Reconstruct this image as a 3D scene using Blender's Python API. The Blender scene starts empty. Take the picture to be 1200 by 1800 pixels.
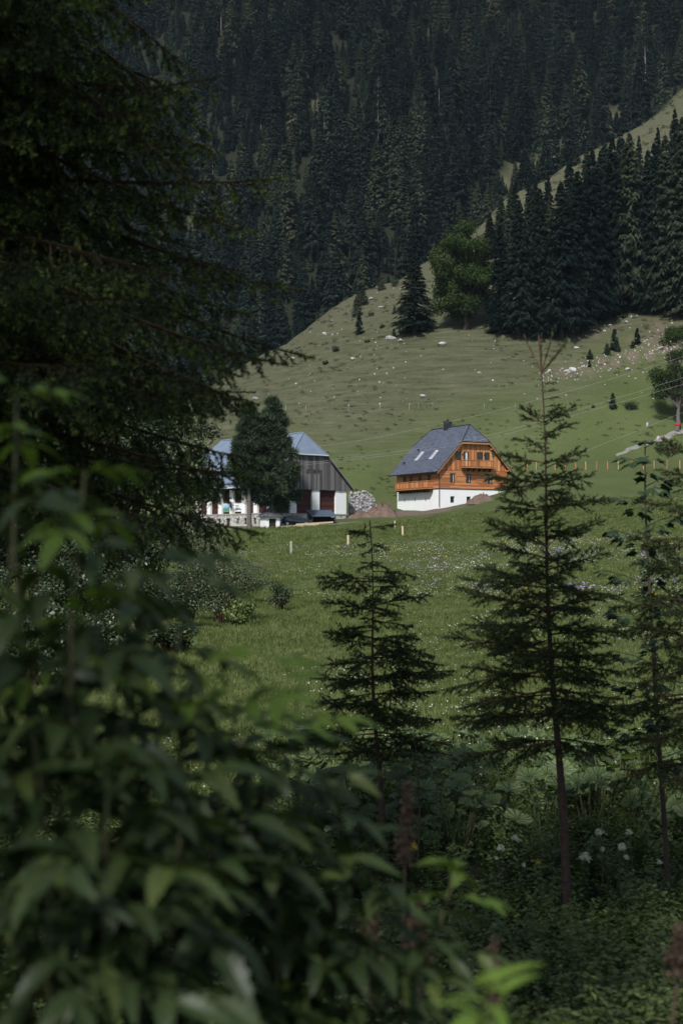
import bpy, math, random
import numpy as np
from mathutils import Vector, Matrix, Euler

sc = bpy.context.scene
R = math.radians
# ------------------------------------------------------------------ camera, sky, sun, exposure
FPX, CX, HZ = 2500.0, 600.0, 960.0          # photo pixels: focal length, centre column, eye-level row
cam_d = bpy.data.cameras.new('camera')
cam = bpy.data.objects.new('camera', cam_d)
sc.collection.objects.link(cam)
cam.location = (0, 0, 0)
cam.rotation_euler = (R(90), 0, 0)
cam_d.sensor_fit = 'AUTO'
cam_d.sensor_width = 36.0
cam_d.lens = 50.0
cam_d.shift_y = 60.0 / 1800.0
cam_d.clip_start = 0.05
cam_d.clip_end = 6000
cam_d.dof.use_dof = True
cam_d.dof.focus_distance = 60.0
cam_d.dof.aperture_fstop = 3.8
sc.camera = cam

SUN_AZ, SUN_EL = R(-160), R(45)             # direction towards the sun: left and behind the camera
world = bpy.data.worlds.new('World'); sc.world = world
world.use_nodes = True
wn = world.node_tree.nodes; wl = world.node_tree.links
bg = wn['Background']
sky = wn.new('ShaderNodeTexSky'); sky.sky_type = 'NISHITA'; sky.sun_disc = False
sky.sun_elevation = SUN_EL; sky.sun_rotation = SUN_AZ % (2 * math.pi)
sky.altitude = 900; sky.air_density = 1.0; sky.dust_density = 1.5; sky.ozone_density = 1.0
hs_ = wn.new('ShaderNodeHueSaturation'); hs_.inputs['Saturation'].default_value = 0.72   # thin bright cloud: whiter skylight
wl.new(sky.outputs['Color'], hs_.inputs['Color']); wl.new(hs_.outputs['Color'], bg.inputs['Color'])
bg.inputs['Strength'].default_value = 0.085
sun_d = bpy.data.lights.new('sun', 'SUN'); sun_d.energy = 3.1; sun_d.angle = R(4.0); sun_d.color = (1.0, 0.98, 0.945)
sun = bpy.data.objects.new('sun', sun_d); sc.collection.objects.link(sun)
sd = Vector((math.sin(SUN_AZ) * math.cos(SUN_EL), math.cos(SUN_AZ) * math.cos(SUN_EL), math.sin(SUN_EL)))
sun.rotation_euler = sd.to_track_quat('Z', 'Y').to_euler()
sun.location = (0, 0, 60)
sc.view_settings.view_transform = 'Standard'; sc.view_settings.look = 'None'
sc.view_settings.gamma = 1.0; sc.view_settings.use_curve_mapping = False
sc.view_settings.exposure = 0.6
sc.render.engine = 'CYCLES'
sc.cycles.use_denoising = True
sc.cycles.max_bounces = 6; sc.cycles.diffuse_bounces = 3; sc.cycles.glossy_bounces = 2
sc.cycles.transmission_bounces = 3; sc.cycles.transparent_max_bounces = 4; sc.cycles.volume_bounces = 0
sc.cycles.caustics_reflective = False; sc.cycles.caustics_refractive = False

# ------------------------------------------------------------------ mesh helpers
COL = sc.collection
def mk_mesh(name, V, F, mats=(), smooth=False, midx=None):
    me = bpy.data.meshes.new(name)
    V = np.asarray(V, np.float32).reshape(-1, 3)
    if not isinstance(F, (list, tuple)): F = [F]
    F = [np.asarray(f, np.int32) for f in F if len(f)]
    me.vertices.add(len(V)); me.vertices.foreach_set('co', V.ravel())
    lo = np.concatenate([f.ravel() for f in F]) if F else np.zeros(0, np.int32)
    tot = np.concatenate([np.full(len(f), f.shape[1], np.int32) for f in F])
    st = np.concatenate([[0], np.cumsum(tot)[:-1]]).astype(np.int32)
    me.loops.add(len(lo)); me.loops.foreach_set('vertex_index', lo)
    me.polygons.add(len(tot)); me.polygons.foreach_set('loop_start', st)
    try: me.polygons.foreach_set('loop_total', tot)
    except Exception: pass
    for m in mats: me.materials.append(m)
    if midx is not None: me.polygons.foreach_set('material_index', np.asarray(midx, np.int32))
    me.polygons.foreach_set('use_smooth', np.full(len(tot), bool(smooth)))
    me.update(calc_edges=True)
    return me

def link(name, data, parent=None, loc=None, rot=None, scale=None):
    o = bpy.data.objects.new(name, data); COL.objects.link(o)
    if loc is not None: o.location = loc
    if rot is not None: o.rotation_euler = rot
    if scale is not None: o.scale = scale if hasattr(scale, '__len__') else (scale,) * 3
    if parent is not None: o.parent = parent
    return o
def tag(o, label, cat, group=None, kind=None):
    if label: o['label'] = label
    if cat: o['category'] = cat
    if group: o['group'] = group
    if kind: o['kind'] = kind
    return o
def thing(name, label, cat, loc=(0, 0, 0), rz=0.0, group=None, scale=None, rot=None):
    return tag(link(name, None, None, loc, rot if rot is not None else (0, 0, rz), scale), label, cat, group)

class MB:
    """collects solids into one mesh"""
    def __init__(s): s.v = []; s.f = []; s.n = 0
    def raw(s, V, F):
        V = np.asarray(V, float).reshape(-1, 3)
        for f in (F if isinstance(F, list) else [F]):
            f = np.asarray(f, int)
            if len(f): s.f.append(f + s.n)
        s.v.append(V); s.n += len(V)
    def box(s, x0, x1, y0, y1, z0, z1):
        V = [(x0,y0,z0),(x1,y0,z0),(x1,y1,z0),(x0,y1,z0),(x0,y0,z1),(x1,y0,z1),(x1,y1,z1),(x0,y1,z1)]
        s.raw(V, [[(0,3,2,1),(4,5,6,7),(0,1,5,4),(1,2,6,5),(2,3,7,6),(3,0,4,7)]])
    def prism(s, poly, d):
        """solid: planar polygon pushed along vector d"""
        P = np.asarray(poly, float); n = len(P); d = np.asarray(d, float)
        V = np.vstack([P, P + d])
        q = [(i, (i + 1) % n, n + (i + 1) % n, n + i) for i in range(n)]
        s.raw(V, [[tuple(range(n - 1, -1, -1)), tuple(range(n, 2 * n))], q])
    def tube(s, P, Rr, sides=6, cap=True):
        V, F = tube_np(P, Rr, sides)
        s.raw(V, [F])
    def mesh(s, name, mats, smooth=False):
        groups = {}
        for f in s.f: groups.setdefault(f.shape[1], []).append(f)
        return mk_mesh(name, np.vstack(s.v), [np.vstack(g) for g in groups.values()], mats if isinstance(mats, (list, tuple)) else [mats], smooth)
    def build(s, name, mat, parent=None, smooth=False):
        return link(name, s.mesh(name, mat, smooth), parent)

def tube_np(P, Rr, sides=6):
    P = np.asarray(P, float); n = len(P)
    Rr = np.broadcast_to(np.asarray(Rr, float), (n,))
    T = np.gradient(P, axis=0); T /= np.linalg.norm(T, axis=1)[:, None] + 1e-9
    up = np.array([0.13, 0.21, 1.0]) if abs(T[0, 2]) < 0.9 else np.array([1.0, 0.2, 0.05])
    A = np.cross(T, up); A /= np.linalg.norm(A, axis=1)[:, None] + 1e-9
    B = np.cross(T, A)
    th = np.arange(sides) / sides * 2 * math.pi
    V = P[:, None, :] + Rr[:, None, None] * (np.cos(th)[None, :, None] * A[:, None, :] + np.sin(th)[None, :, None] * B[:, None, :])
    i = np.arange(n - 1)[:, None] * sides; j = np.arange(sides)[None, :]; k = (j + 1) % sides
    F = np.stack([i + j, i + k, i + sides + k, i + sides + j], -1).reshape(-1, 4)
    return V.reshape(-1, 3), F

# ------------------------------------------------------------------ noise and terrain
def vn(x, y, s, seed=0):
    x = np.asarray(x, float) / s; y = np.asarray(y, float) / s
    xi = np.floor(x); yi = np.floor(y); fx = x - xi; fy = y - yi
    fx = fx * fx * (3 - 2 * fx); fy = fy * fy * (3 - 2 * fy)
    def h(a, b):
        v = np.sin(a * 127.1 + b * 311.7 + seed * 74.7) * 43758.5453
        return v - np.floor(v)
    return ((h(xi, yi) * (1 - fx) + h(xi + 1, yi) * fx) * (1 - fy) + (h(xi, yi + 1) * (1 - fx) + h(xi + 1, yi + 1) * fx) * fy) * 2 - 1

COLS = np.array([-900, 0, 300, 450, 600, 740, 880, 1000, 1200, 1500, 2100.])
#          rows of photo heights for each depth (metres), then the crest of the near hill
T_ROWS = {
    8:   [1790]*11, 12: [1620]*11, 16: [1450]*11, 20: [1345]*11, 30: [1208]*11,
    50:  [1085,1085,1082,1080,1075,1072,1070,1070,1068,1065,1060],
    80:  [1015,1012,1010,1008,1003,1000,996,993,990,985,980],
    120: [985,978,972,968,960,955,950,946,940,935,930],
    180: [965,955,944,938,930,922,912,902,890,880,870],
    200: [960,950,936,931,924,912,899,887,868,860,850],
    215: [955,945,931,925,914,908,886,866,845,835,825],
    232: [948,935,922,915,903,901,872,832,822,815,805],
    243: [940,925,912,902,897,899,862,822,815,800,790],
    252: [935,920,900,886,876,878,836,800,800,790,780],
    285: [880,850,775,705,640,596,588,590,566,550,540],
}
CREST_Y = np.array([280, 290, 305, 322, 348, 378, 420, 450, 500, 560, 640.])
CREST_P = np.array([880, 790, 695, 614, 512, 448, 330, 268, 128, 10, -150.])
LOGY = np.linspace(math.log(1.0), math.log(1200.0), 420)
PXG = np.arange(-900, 2101, 10.0)
def _build():
    Yg = np.exp(LOGY); G = np.zeros((len(Yg), len(COLS)))
    for c in range(len(COLS)):
        ys = [1.0, 3.0]; zs = [-1.62, -1.9]
        for Y, row in T_ROWS.items():
            ys.append(Y); zs.append((HZ - row[c]) / FPX * Y)
        zc = (HZ - CREST_P[c]) / FPX * CREST_Y[c]
        if CREST_Y[c] > 290: ys.append(CREST_Y[c]); zs.append(zc)
        else: ys[-1] = CREST_Y[c]; zs[-1] = zc
        ys += [CREST_Y[c] + 25, CREST_Y[c] + 110, 1300]; zs += [zc - 5, zc - 60, zc - 260]
        G[:, c] = np.interp(Yg, ys, zs)
    Gx = np.stack([np.interp(PXG, COLS, G[i]) for i in range(len(Yg))])
    k = np.exp(-0.5 * (np.arange(-6, 7) / 1.1) ** 2); k /= k.sum()
    Gp = np.pad(Gx, ((6, 6), (0, 0)), 'edge')
    Gx = sum(k[i] * Gp[i:i + len(Yg)] for i in range(13))
    k = np.exp(-0.5 * (np.arange(-8, 9) / 3.0) ** 2); k /= k.sum()
    Gp = np.pad(Gx, ((0, 0), (8, 8)), 'edge')
    return sum(k[i] * Gp[:, i:i + len(PXG)] for i in range(17))
GRID = _build()
def near_z(x, y):
    yy = np.clip(y, 1.0, 1199.0)
    fy = (np.log(yy) - LOGY[0]) / (LOGY[1] - LOGY[0])
    px = np.clip(CX + FPX * x / yy, -900, 2099.9)
    fx = (px + 900) / 10.0
    iy = np.clip(fy.astype(int), 0, len(LOGY) - 2); ix = np.clip(fx.astype(int), 0, len(PXG) - 2)
    ty = np.clip(fy - iy, 0, 1); tx = np.clip(fx - ix, 0, 1)
    z = (GRID[iy, ix] * (1 - tx) + GRID[iy, ix + 1] * tx) * (1 - ty) + (GRID[iy + 1, ix] * (1 - tx) + GRID[iy + 1, ix + 1] * tx) * ty
    return z + np.where(y < 1, 0.04 * np.abs(y - 1), 0)
def mount_z(x, y):
    yy = np.minimum(y, 900) + 0.2 * np.maximum(y - 900, 0)
    z = 61 + 0.95 * (yy - 480)
    z = z + 9 * np.sin((x * 0.9 + y * 0.55) / 46.0 + 0.8) + 5 * np.sin((x * 1.1 - y * 0.2) / 29.0) + 4 * vn(x, y, 30, 5)
    return z
def ground(x, y):
    x = np.asarray(x, float); y = np.asarray(y, float)
    n = near_z(x, y)
    r = np.hypot(x, y)
    amp = np.clip((r - 15) / 60, 0, 1)
    flat = np.clip(1 - np.hypot((x + 8) / 26, (y - 216) / 22), 0, 1)
    n = n + amp * (1 - flat) * (0.16 * vn(x, y, 5, 1) + 0.08 * vn(x, y, 1.9, 2) + np.clip((y - 245) / 40, 0, 1) * (0.55 * vn(x, y, 13, 3) + 0.25 * vn(x, y, 3.5, 4))) + 0.05 * vn(x, y, 0.9, 7) * np.clip(r / 5, 0, 1)
    m = np.where(y > 300, mount_z(x, np.maximum(y, 1)), -400)
    return np.maximum(n, m)
def gz(x, y): return float(ground(np.array([x]), np.array([y]))[0])
def at(px, py, Y): return Vector(((px - CX) / FPX * Y, Y, (HZ - py) / FPX * Y))
def onground(px, Y):
    x = (px - CX) / FPX * Y
    return Vector((x, Y, gz(x, Y)))
HITY = np.geomspace(7, 1000, 3000)
def hit(px, py):
    a = (px - CX) / FPX
    z = ground(a * HITY, HITY)
    p = HZ - FPX * z / HITY
    i = int(np.argmax(p <= py)) if np.any(p <= py) else len(HITY) - 1
    Y = HITY[i]
    return Vector((a * Y, Y, gz(a * Y, Y)))

# ------------------------------------------------------------------ materials
def new_mat(name):
    m = bpy.data.materials.new(name); m.use_nodes = True
    return m, m.node_tree.nodes, m.node_tree.links, m.node_tree.nodes['Principled BSDF']
def ramp(nodes, stops):
    r = nodes.new('ShaderNodeValToRGB')
    while len(r.color_ramp.elements) < len(stops): r.color_ramp.elements.new(0.5)
    for e, (p, c) in zip(r.color_ramp.elements, stops):
        e.position = p; e.color = (c[0], c[1], c[2], 1)
    return r
def mat_noise(name, c1, c2, scale=4.0, rough=0.8, bump=0.3, stretch=(1, 1, 1), detail=6, island=0.0, obj=0.0, spec=0.3, metallic=0.0, bdist=0.02):
    m, n, l, b = new_mat(name)
    tc = n.new('ShaderNodeTexCoord'); mp = n.new('ShaderNodeMapping'); mp.inputs['Scale'].default_value = stretch
    l.new(tc.outputs['Object'], mp.inputs['Vector'])
    no = n.new('ShaderNodeTexNoise'); no.inputs['Scale'].default_value = scale; no.inputs['Detail'].default_value = detail; no.inputs['Roughness'].default_value = 0.65
    l.new(mp.outputs['Vector'], no.inputs['Vector'])
    fac = no.outputs['Fac']
    if island or obj:
        src = n.new('ShaderNodeNewGeometry').outputs['Random Per Island'] if island else n.new('ShaderNodeObjectInfo').outputs['Random']
        k = island or obj
        mx = n.new('ShaderNodeMix'); mx.data_type = 'FLOAT'; mx.inputs[0].default_value = k
        l.new(fac, mx.inputs[2]); l.new(src, mx.inputs[3]); fac = mx.outputs[0]
    r = ramp(n, [(0.25, c1), (0.75, c2)])
    l.new(fac, r.inputs['Fac']); l.new(r.outputs['Color'], b.inputs['Base Color'])
    b.inputs['Roughness'].default_value = rough; b.inputs['Metallic'].default_value = metallic
    b.inputs['Specular IOR Level'].default_value = spec
    if bump:
        bu = n.new('ShaderNodeBump'); bu.inputs['Strength'].default_value = bump; bu.inputs['Distance'].default_value = bdist
        l.new(no.outputs['Fac'], bu.inputs['Height']); l.new(bu.outputs['Normal'], b.inputs['Normal'])
    return m
def mat_leaf(name, c1, c2, c3=None, rough=0.5, trans=0.25, spec=0.4, objmix=0.3, noise=0.0):
    """foliage: colour varies by leaf (mesh island) and by plant, some light passes through"""
    m, n, l, b = new_mat(name)
    gi = n.new('ShaderNodeNewGeometry'); oi = n.new('ShaderNodeObjectInfo')
    mx = n.new('ShaderNodeMix'); mx.data_type = 'FLOAT'; mx.inputs[0].default_value = objmix
    l.new(gi.outputs['Random Per Island'], mx.inputs[2]); l.new(oi.outputs['Random'], mx.inputs[3])
    st = [(0.1, c1), (0.85, c2)] if c3 is None else [(0.1, c1), (0.7, c2), (0.97, c3)]
    r = ramp(n, st); l.new(mx.outputs[0], r.inputs['Fac'])
    col = r.outputs['Color']
    if noise:
        tc = n.new('ShaderNodeTexCoord'); no = n.new('ShaderNodeTexNoise'); no.inputs['Scale'].default_value = noise
        l.new(tc.outputs['Object'], no.inputs['Vector'])
        hs = n.new('ShaderNodeHueSaturation'); mr = n.new('ShaderNodeMapRange'); mr.inputs['To Min'].default_value = 0.7; mr.inputs['To Max'].default_value = 1.3
        l.new(no.outputs['Fac'], mr.inputs['Value']); l.new(mr.outputs['Result'], hs.inputs['Value']); l.new(col, hs.inputs['Color'])
        col = hs.outputs['Color']
    l.new(col, b.inputs['Base Color'])
    b.inputs['Roughness'].default_value = rough; b.inputs['Specular IOR Level'].default_value = spec
    if trans:
        t = n.new('ShaderNodeBsdfTranslucent'); ms = n.new('ShaderNodeMixShader'); ms.inputs['Fac'].default_value = trans
        g = n.new('ShaderNodeMix'); g.data_type = 'RGBA'; g.blend_type = 'MULTIPLY'; g.inputs[0].default_value = 1.0
        g.inputs[7].default_value = (1.25, 1.35, 0.55, 1); l.new(col, g.inputs[6])
        l.new(g.outputs[2], t.inputs['Color'])
        l.new(b.outputs['BSDF'], ms.inputs[1]); l.new(t.outputs['BSDF'], ms.inputs[2])
        l.new(ms.outputs['Shader'], n['Material Output'].inputs['Surface'])
    return m
M = {}
M['spruce_far'] = mat_leaf('spruce_far', (0.010, 0.02, 0.017), (0.03, 0.046, 0.034), (0.075, 0.086, 0.05), rough=0.85, trans=0.3, spec=0.08, objmix=0.88)
M['young_far'] = mat_leaf('young_far', (0.028, 0.048, 0.028), (0.075, 0.105, 0.058), rough=0.75, trans=0.1, spec=0.15, objmix=0.5)
M['spruce_needle'] = mat_leaf('spruce_needle', (0.018, 0.029, 0.011), (0.038, 0.056, 0.018), (0.07, 0.092, 0.026), rough=0.55, trans=0.12, spec=0.3, objmix=0.1)
M['spruce_tip'] = mat_leaf('spruce_tip', (0.10, 0.145, 0.03), (0.17, 0.215, 0.05), rough=0.55, trans=0.2, spec=0.3, objmix=0.1)  # fresh shoots, brightened so their colour also paints sunlit tips
M['pine'] = mat_leaf('pine', (0.016, 0.03, 0.016), (0.045, 0.066, 0.032), (0.09, 0.11, 0.055), rough=0.7, trans=0.08, spec=0.15, objmix=0.1)
M['maple'] = mat_leaf('maple', (0.016, 0.032, 0.009), (0.038, 0.062, 0.016), (0.07, 0.098, 0.026), rough=0.75, trans=0.25, spec=0.15, objmix=0.1)
M['alder'] = mat_leaf('alder', (0.014, 0.026, 0.01), (0.045, 0.07, 0.026), (0.13, 0.15, 0.08), rough=0.42, trans=0.2, objmix=0.1)
M['willow'] = mat_leaf('willow', (0.05, 0.07, 0.03), (0.11, 0.13, 0.065), (0.17, 0.19, 0.11), rough=0.55, trans=0.25, objmix=0.1)
M['elder'] = mat_leaf('elder', (0.026, 0.046, 0.015), (0.058, 0.09, 0.027), (0.12, 0.155, 0.038), rough=0.46, trans=0.3, spec=0.45, objmix=0.6, noise=18)
M['elder_young'] = mat_leaf('elder_young', (0.10, 0.17, 0.025), (0.15, 0.23, 0.04), rough=0.4, trans=0.35, spec=0.4, objmix=0.5, noise=18)
M['maple_sapling'] = mat_leaf('maple_sapling', (0.016, 0.036, 0.014), (0.035, 0.065, 0.022), rough=0.4, trans=0.25, spec=0.45, objmix=0.6)
M['butterbur'] = mat_leaf('butterbur', (0.06, 0.10, 0.032), (0.115, 0.165, 0.055), (0.18, 0.225, 0.10), rough=0.55, trans=0.3, objmix=0.8, noise=9)
def add_veins(m, count=11.0, depth=0.35):
    n, l = m.node_tree.nodes, m.node_tree.links; b = n['Principled BSDF']
    tc = n.new('ShaderNodeTexCoord'); sp = n.new('ShaderNodeSeparateXYZ'); l.new(tc.outputs['Object'], sp.inputs[0])
    at_ = n.new('ShaderNodeMath'); at_.operation = 'ARCTAN2'; l.new(sp.outputs['X'], at_.inputs[0]); l.new(sp.outputs['Y'], at_.inputs[1])
    mu = n.new('ShaderNodeMath'); mu.operation = 'MULTIPLY'; mu.inputs[1].default_value = count; l.new(at_.outputs[0], mu.inputs[0])
    si = n.new('ShaderNodeMath'); si.operation = 'SINE'; l.new(mu.outputs[0], si.inputs[0])
    pw = ramp(n, [(0.80, (0, 0, 0)), (0.97, (1, 1, 1))])
    hf = n.new('ShaderNodeMath'); hf.operation = 'MULTIPLY_ADD'; hf.inputs[1].default_value = 0.5; hf.inputs[2].default_value = 0.5; l.new(si.outputs[0], hf.inputs[0]); l.new(hf.outputs[0], pw.inputs['Fac'])
    bu = n.new('ShaderNodeBump'); bu.inputs['Strength'].default_value = 0.9; bu.inputs['Distance'].default_value = 0.03; bu.invert = True
    l.new(hf.outputs[0], bu.inputs['Height']); l.new(bu.outputs['Normal'], b.inputs['Normal'])
    src = b.inputs['Base Color'].links[0].from_socket
    mx = n.new('ShaderNodeMix'); mx.data_type = 'RGBA'; mx.inputs[7].default_value = (0.26, 0.30, 0.16, 1)
    ml = n.new('ShaderNodeMath'); ml.operation = 'MULTIPLY'; ml.inputs[1].default_value = depth; l.new(pw.outputs['Color'], ml.inputs[0]); l.new(ml.outputs[0], mx.inputs[0])
    l.new(src, mx.inputs[6]); l.new(mx.outputs[2], b.inputs['Base Color'])
add_veins(M['butterbur'], 11.0, 0.18)
M['herb'] = mat_leaf('herb', (0.045, 0.07, 0.02), (0.105, 0.145, 0.04), (0.20, 0.24, 0.075), rough=0.5, trans=0.25, objmix=0.5)
M['grass'] = mat_leaf('grass', (0.10, 0.135, 0.04), (0.165, 0.195, 0.07), (0.25, 0.258, 0.125), rough=0.6, trans=0.4, spec=0.25, objmix=0.6)
M['tussock'] = mat_leaf('tussock', (0.06, 0.065, 0.032), (0.115, 0.113, 0.064), rough=0.7, trans=0.2, spec=0.15, objmix=0.6)
M['white_flower'] = mat_leaf('white_flower', (0.55, 0.56, 0.45), (0.8, 0.8, 0.72), rough=0.7, trans=0.2, objmix=0.3)
M['violet_flower'] = mat_leaf('violet_flower', (0.22, 0.16, 0.36), (0.42, 0.34, 0.56), rough=0.7, trans=0.2, objmix=0.3)
M['yellow_flower'] = mat_leaf('yellow_flower', (0.6, 0.42, 0.03), (0.75, 0.58, 0.06), rough=0.7, trans=0.2, objmix=0.3)
M['bark'] = mat_noise('bark', (0.03, 0.024, 0.019), (0.085, 0.066, 0.05), 6, 0.9, 0.6, (1, 1, 0.3))
M['bark_red'] = mat_noise('bark_red', (0.03, 0.019, 0.014), (0.10, 0.06, 0.043), 25, 0.85, 0.6, (1, 1, 0.5), bdist=0.006)
M['bark_grey'] = mat_noise('bark_grey', (0.06, 0.052, 0.045), (0.17, 0.15, 0.13), 9, 0.9, 0.6, (1, 1, 0.3))
M['snag'] = mat_noise('snag', (0.22, 0.19, 0.17), (0.42, 0.38, 0.35), 1.2, 0.9, 0.4, (1, 1, 0.3))
M['twig'] = mat_noise('twig', (0.05, 0.032, 0.018), (0.10, 0.06, 0.03), 20, 0.85, 0.0)
M['stem_green'] = mat_noise('stem_green', (0.045, 0.055, 0.02), (0.09, 0.085, 0.04), 20, 0.6, 0.0)
M['dock'] = mat_leaf('dock', (0.10, 0.065, 0.045), (0.19, 0.13, 0.095), rough=0.85, trans=0.1, spec=0.1, objmix=0.2)
M['render_white'] = mat_noise('render_white', (0.76, 0.76, 0.75), (0.84, 0.84, 0.83), 0.7, 0.85, 0.15, detail=8)
M['larch'] = mat_noise('larch', (0.28, 0.095, 0.032), (0.55, 0.235, 0.095), 2.5, 0.6, 0.2, (0.4, 0.4, 3.0), island=0.7)
M['larch_v'] = mat_noise('larch_v', (0.31, 0.11, 0.038), (0.60, 0.275, 0.115), 2.5, 0.6, 0.2, (3, 3, 0.4), island=0.75)
M['larch_plain'] = mat_noise('larch_plain', (0.30, 0.125, 0.045), (0.50, 0.235, 0.095), 3, 0.6, 0.1)
M['grey_board'] = mat_noise('grey_board', (0.045, 0.042, 0.043), (0.19, 0.18, 0.178), 1.6, 0.9, 0.3, (6, 6, 0.5), island=0.45)
M['red_log'] = mat_noise('red_log', (0.026, 0.009, 0.008), (0.085, 0.024, 0.019), 1.4, 0.8, 0.3, (0.5, 0.5, 5), island=0.45)
M['dark_wood'] = mat_noise('dark_wood', (0.025, 0.016, 0.012), (0.055, 0.035, 0.025), 4, 0.85, 0.2)
M['sheet_blue'] = mat_noise('sheet_blue', (0.145, 0.185, 0.25), (0.20, 0.245, 0.315), 0.5, 0.42, 0.05, spec=0.5)
M['sheet_dark'] = mat_noise('sheet_dark', (0.05, 0.075, 0.10), (0.08, 0.11, 0.14), 0.8, 0.45, 0.05, spec=0.5)
M['shingle_old'] = mat_noise('shingle_old', (0.05, 0.05, 0.055), (0.15, 0.15, 0.16), 5, 0.9, 0.3, island=0.5)
M['anthracite'] = mat_noise('anthracite', (0.02, 0.022, 0.028), (0.035, 0.038, 0.045), 3, 0.45, 0.05)
M['frame_green'] = mat_noise('frame_green', (0.012, 0.03, 0.024), (0.022, 0.048, 0.038), 5, 0.45, 0.0)
M['frame_grey'] = mat_noise('frame_grey', (0.22, 0.26, 0.29), (0.3, 0.34, 0.37), 5, 0.5, 0.0)
M['curtain'] = mat_noise('curtain', (0.5, 0.5, 0.48), (0.66, 0.66, 0.64), 6, 0.8, 0.1, (6, 6, 0.3))
M['metal_light'] = mat_noise('metal_light', (0.5, 0.52, 0.55), (0.62, 0.64, 0.66), 3, 0.4, 0.0)
M['soil'] = mat_noise('soil', (0.08, 0.053, 0.04), (0.19, 0.13, 0.1), 1.3, 0.95, 0.8, detail=10, bdist=0.15)
M['rock'] = mat_noise('rock', (0.24, 0.235, 0.23), (0.5, 0.49, 0.48), 1.6, 0.9, 0.6, detail=8, obj=0.3, bdist=0.08)
M['post_new'] = mat_noise('post_new', (0.30, 0.16, 0.09), (0.44, 0.25, 0.14), 5, 0.8, 0.1, obj=0.5)
M['post_pale'] = mat_noise('post_pale', (0.42, 0.33, 0.2), (0.58, 0.47, 0.31), 5, 0.8, 0.1, obj=0.5)
M['post_grey'] = mat_noise('post_grey', (0.2, 0.195, 0.18), (0.3, 0.29, 0.27), 5, 0.8, 0.1, obj=0.5)
M['cable'] = mat_noise('cable', (0.34, 0.35, 0.34), (0.42, 0.42, 0.42), 1, 0.6, 0.0)
M['tarp'] = mat_noise('tarp', (0.01, 0.10, 0.42), (0.02, 0.17, 0.58), 4, 0.5, 0.2)
M['tyre'] = mat_noise('tyre', (0.012, 0.012, 0.012), (0.022, 0.022, 0.022), 20, 0.85, 0.1)
M['rim'] = mat_noise('rim', (0.35, 0.36, 0.37), (0.45, 0.46, 0.47), 9, 0.35, 0.0, metallic=0.6)
M['red_band'] = mat_noise('red_band', (0.38, 0.02, 0.02), (0.5, 0.035, 0.03), 3, 0.6, 0.0)
def mat_flat(name, c, rough=0.3, spec=0.5, metallic=0.0, coat=0.0):
    m, n, l, b = new_mat(name)
    no = n.new('ShaderNodeTexNoise'); no.inputs['Scale'].default_value = 3.0
    r = ramp(n, [(0.3, [v * 0.85 for v in c]), (0.7, [v * 1.1 for v in c])])
    l.new(no.outputs['Fac'], r.inputs['Fac']); l.new(r.outputs['Color'], b.inputs['Base Color'])
    b.inputs['Roughness'].default_value = rough; b.inputs['Specular IOR Level'].default_value = spec; b.inputs['Metallic'].default_value = metallic
    b.inputs['Coat Weight'].default_value = coat
    return m
M['glass'] = mat_flat('glass', (0.014, 0.02, 0.02), 0.07, 0.6)
M['car_paint'] = mat_flat('car_paint', (0.02, 0.026, 0.035), 0.25, 0.5, 0.3, 0.6)
M['lamp_glass'] = mat_flat('lamp_glass', (0.4, 0.4, 0.42), 0.15, 0.5)
# old rubble masonry: stones with pale mortar
def mat_rubble(name, scale, c1, c2, mortar):
    m, n, l, b = new_mat(name)
    tc = n.new('ShaderNodeTexCoord')
    nz = n.new('ShaderNodeTexNoise'); nz.inputs['Scale'].default_value = 1.5
    l.new(tc.outputs['Object'], nz.inputs['Vector'])
    va = n.new('ShaderNodeVectorMath'); va.operation = 'MULTIPLY_ADD'; va.inputs[1].default_value = (0.3,) * 3
    l.new(nz.outputs['Color'], va.inputs[0]); l.new(tc.outputs['Object'], va.inputs[2])
    v1 = n.new('ShaderNodeTexVoronoi'); v1.inputs['Scale'].default_value = scale
    v2 = n.new('ShaderNodeTexVoronoi'); v2.feature = 'DISTANCE_TO_EDGE'; v2.inputs['Scale'].default_value = scale
    for v in (v1, v2): l.new(va.outputs['Vector'], v.inputs['Vector'])
    r = ramp(n, [(0.1, c1), (0.9, c2)]); l.new(v1.outputs['Color'], r.inputs['Fac'])
    e = ramp(n, [(0.03, (0, 0, 0)), (0.12, (1, 1, 1))]); l.new(v2.outputs['Distance'], e.inputs['Fac'])
    mx = n.new('ShaderNodeMix'); mx.data_type = 'RGBA'; mx.inputs[6].default_value = (*mortar, 1)
    l.new(e.outputs['Color'], mx.inputs[0]); l.new(r.outputs['Color'], mx.inputs[7])
    l.new(mx.outputs[2], b.inputs['Base Color']); b.inputs['Roughness'].default_value = 0.92
    bu = n.new('ShaderNodeBump'); bu.inputs['Strength'].default_value = 0.8; bu.inputs['Distance'].default_value = 0.08
    l.new(e.outputs['Color'], bu.inputs['Height']); l.new(bu.outputs['Normal'], b.inputs['Normal'])
    return m
M['rubble'] = mat_rubble('rubble', 2.2, (0.17, 0.155, 0.14), (0.54, 0.51, 0.48), (0.6, 0.58, 0.55))
M['ruin'] = mat_rubble('ruin', 2.6, (0.17, 0.165, 0.165), (0.38, 0.37, 0.365), (0.25, 0.24, 0.235))
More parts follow.
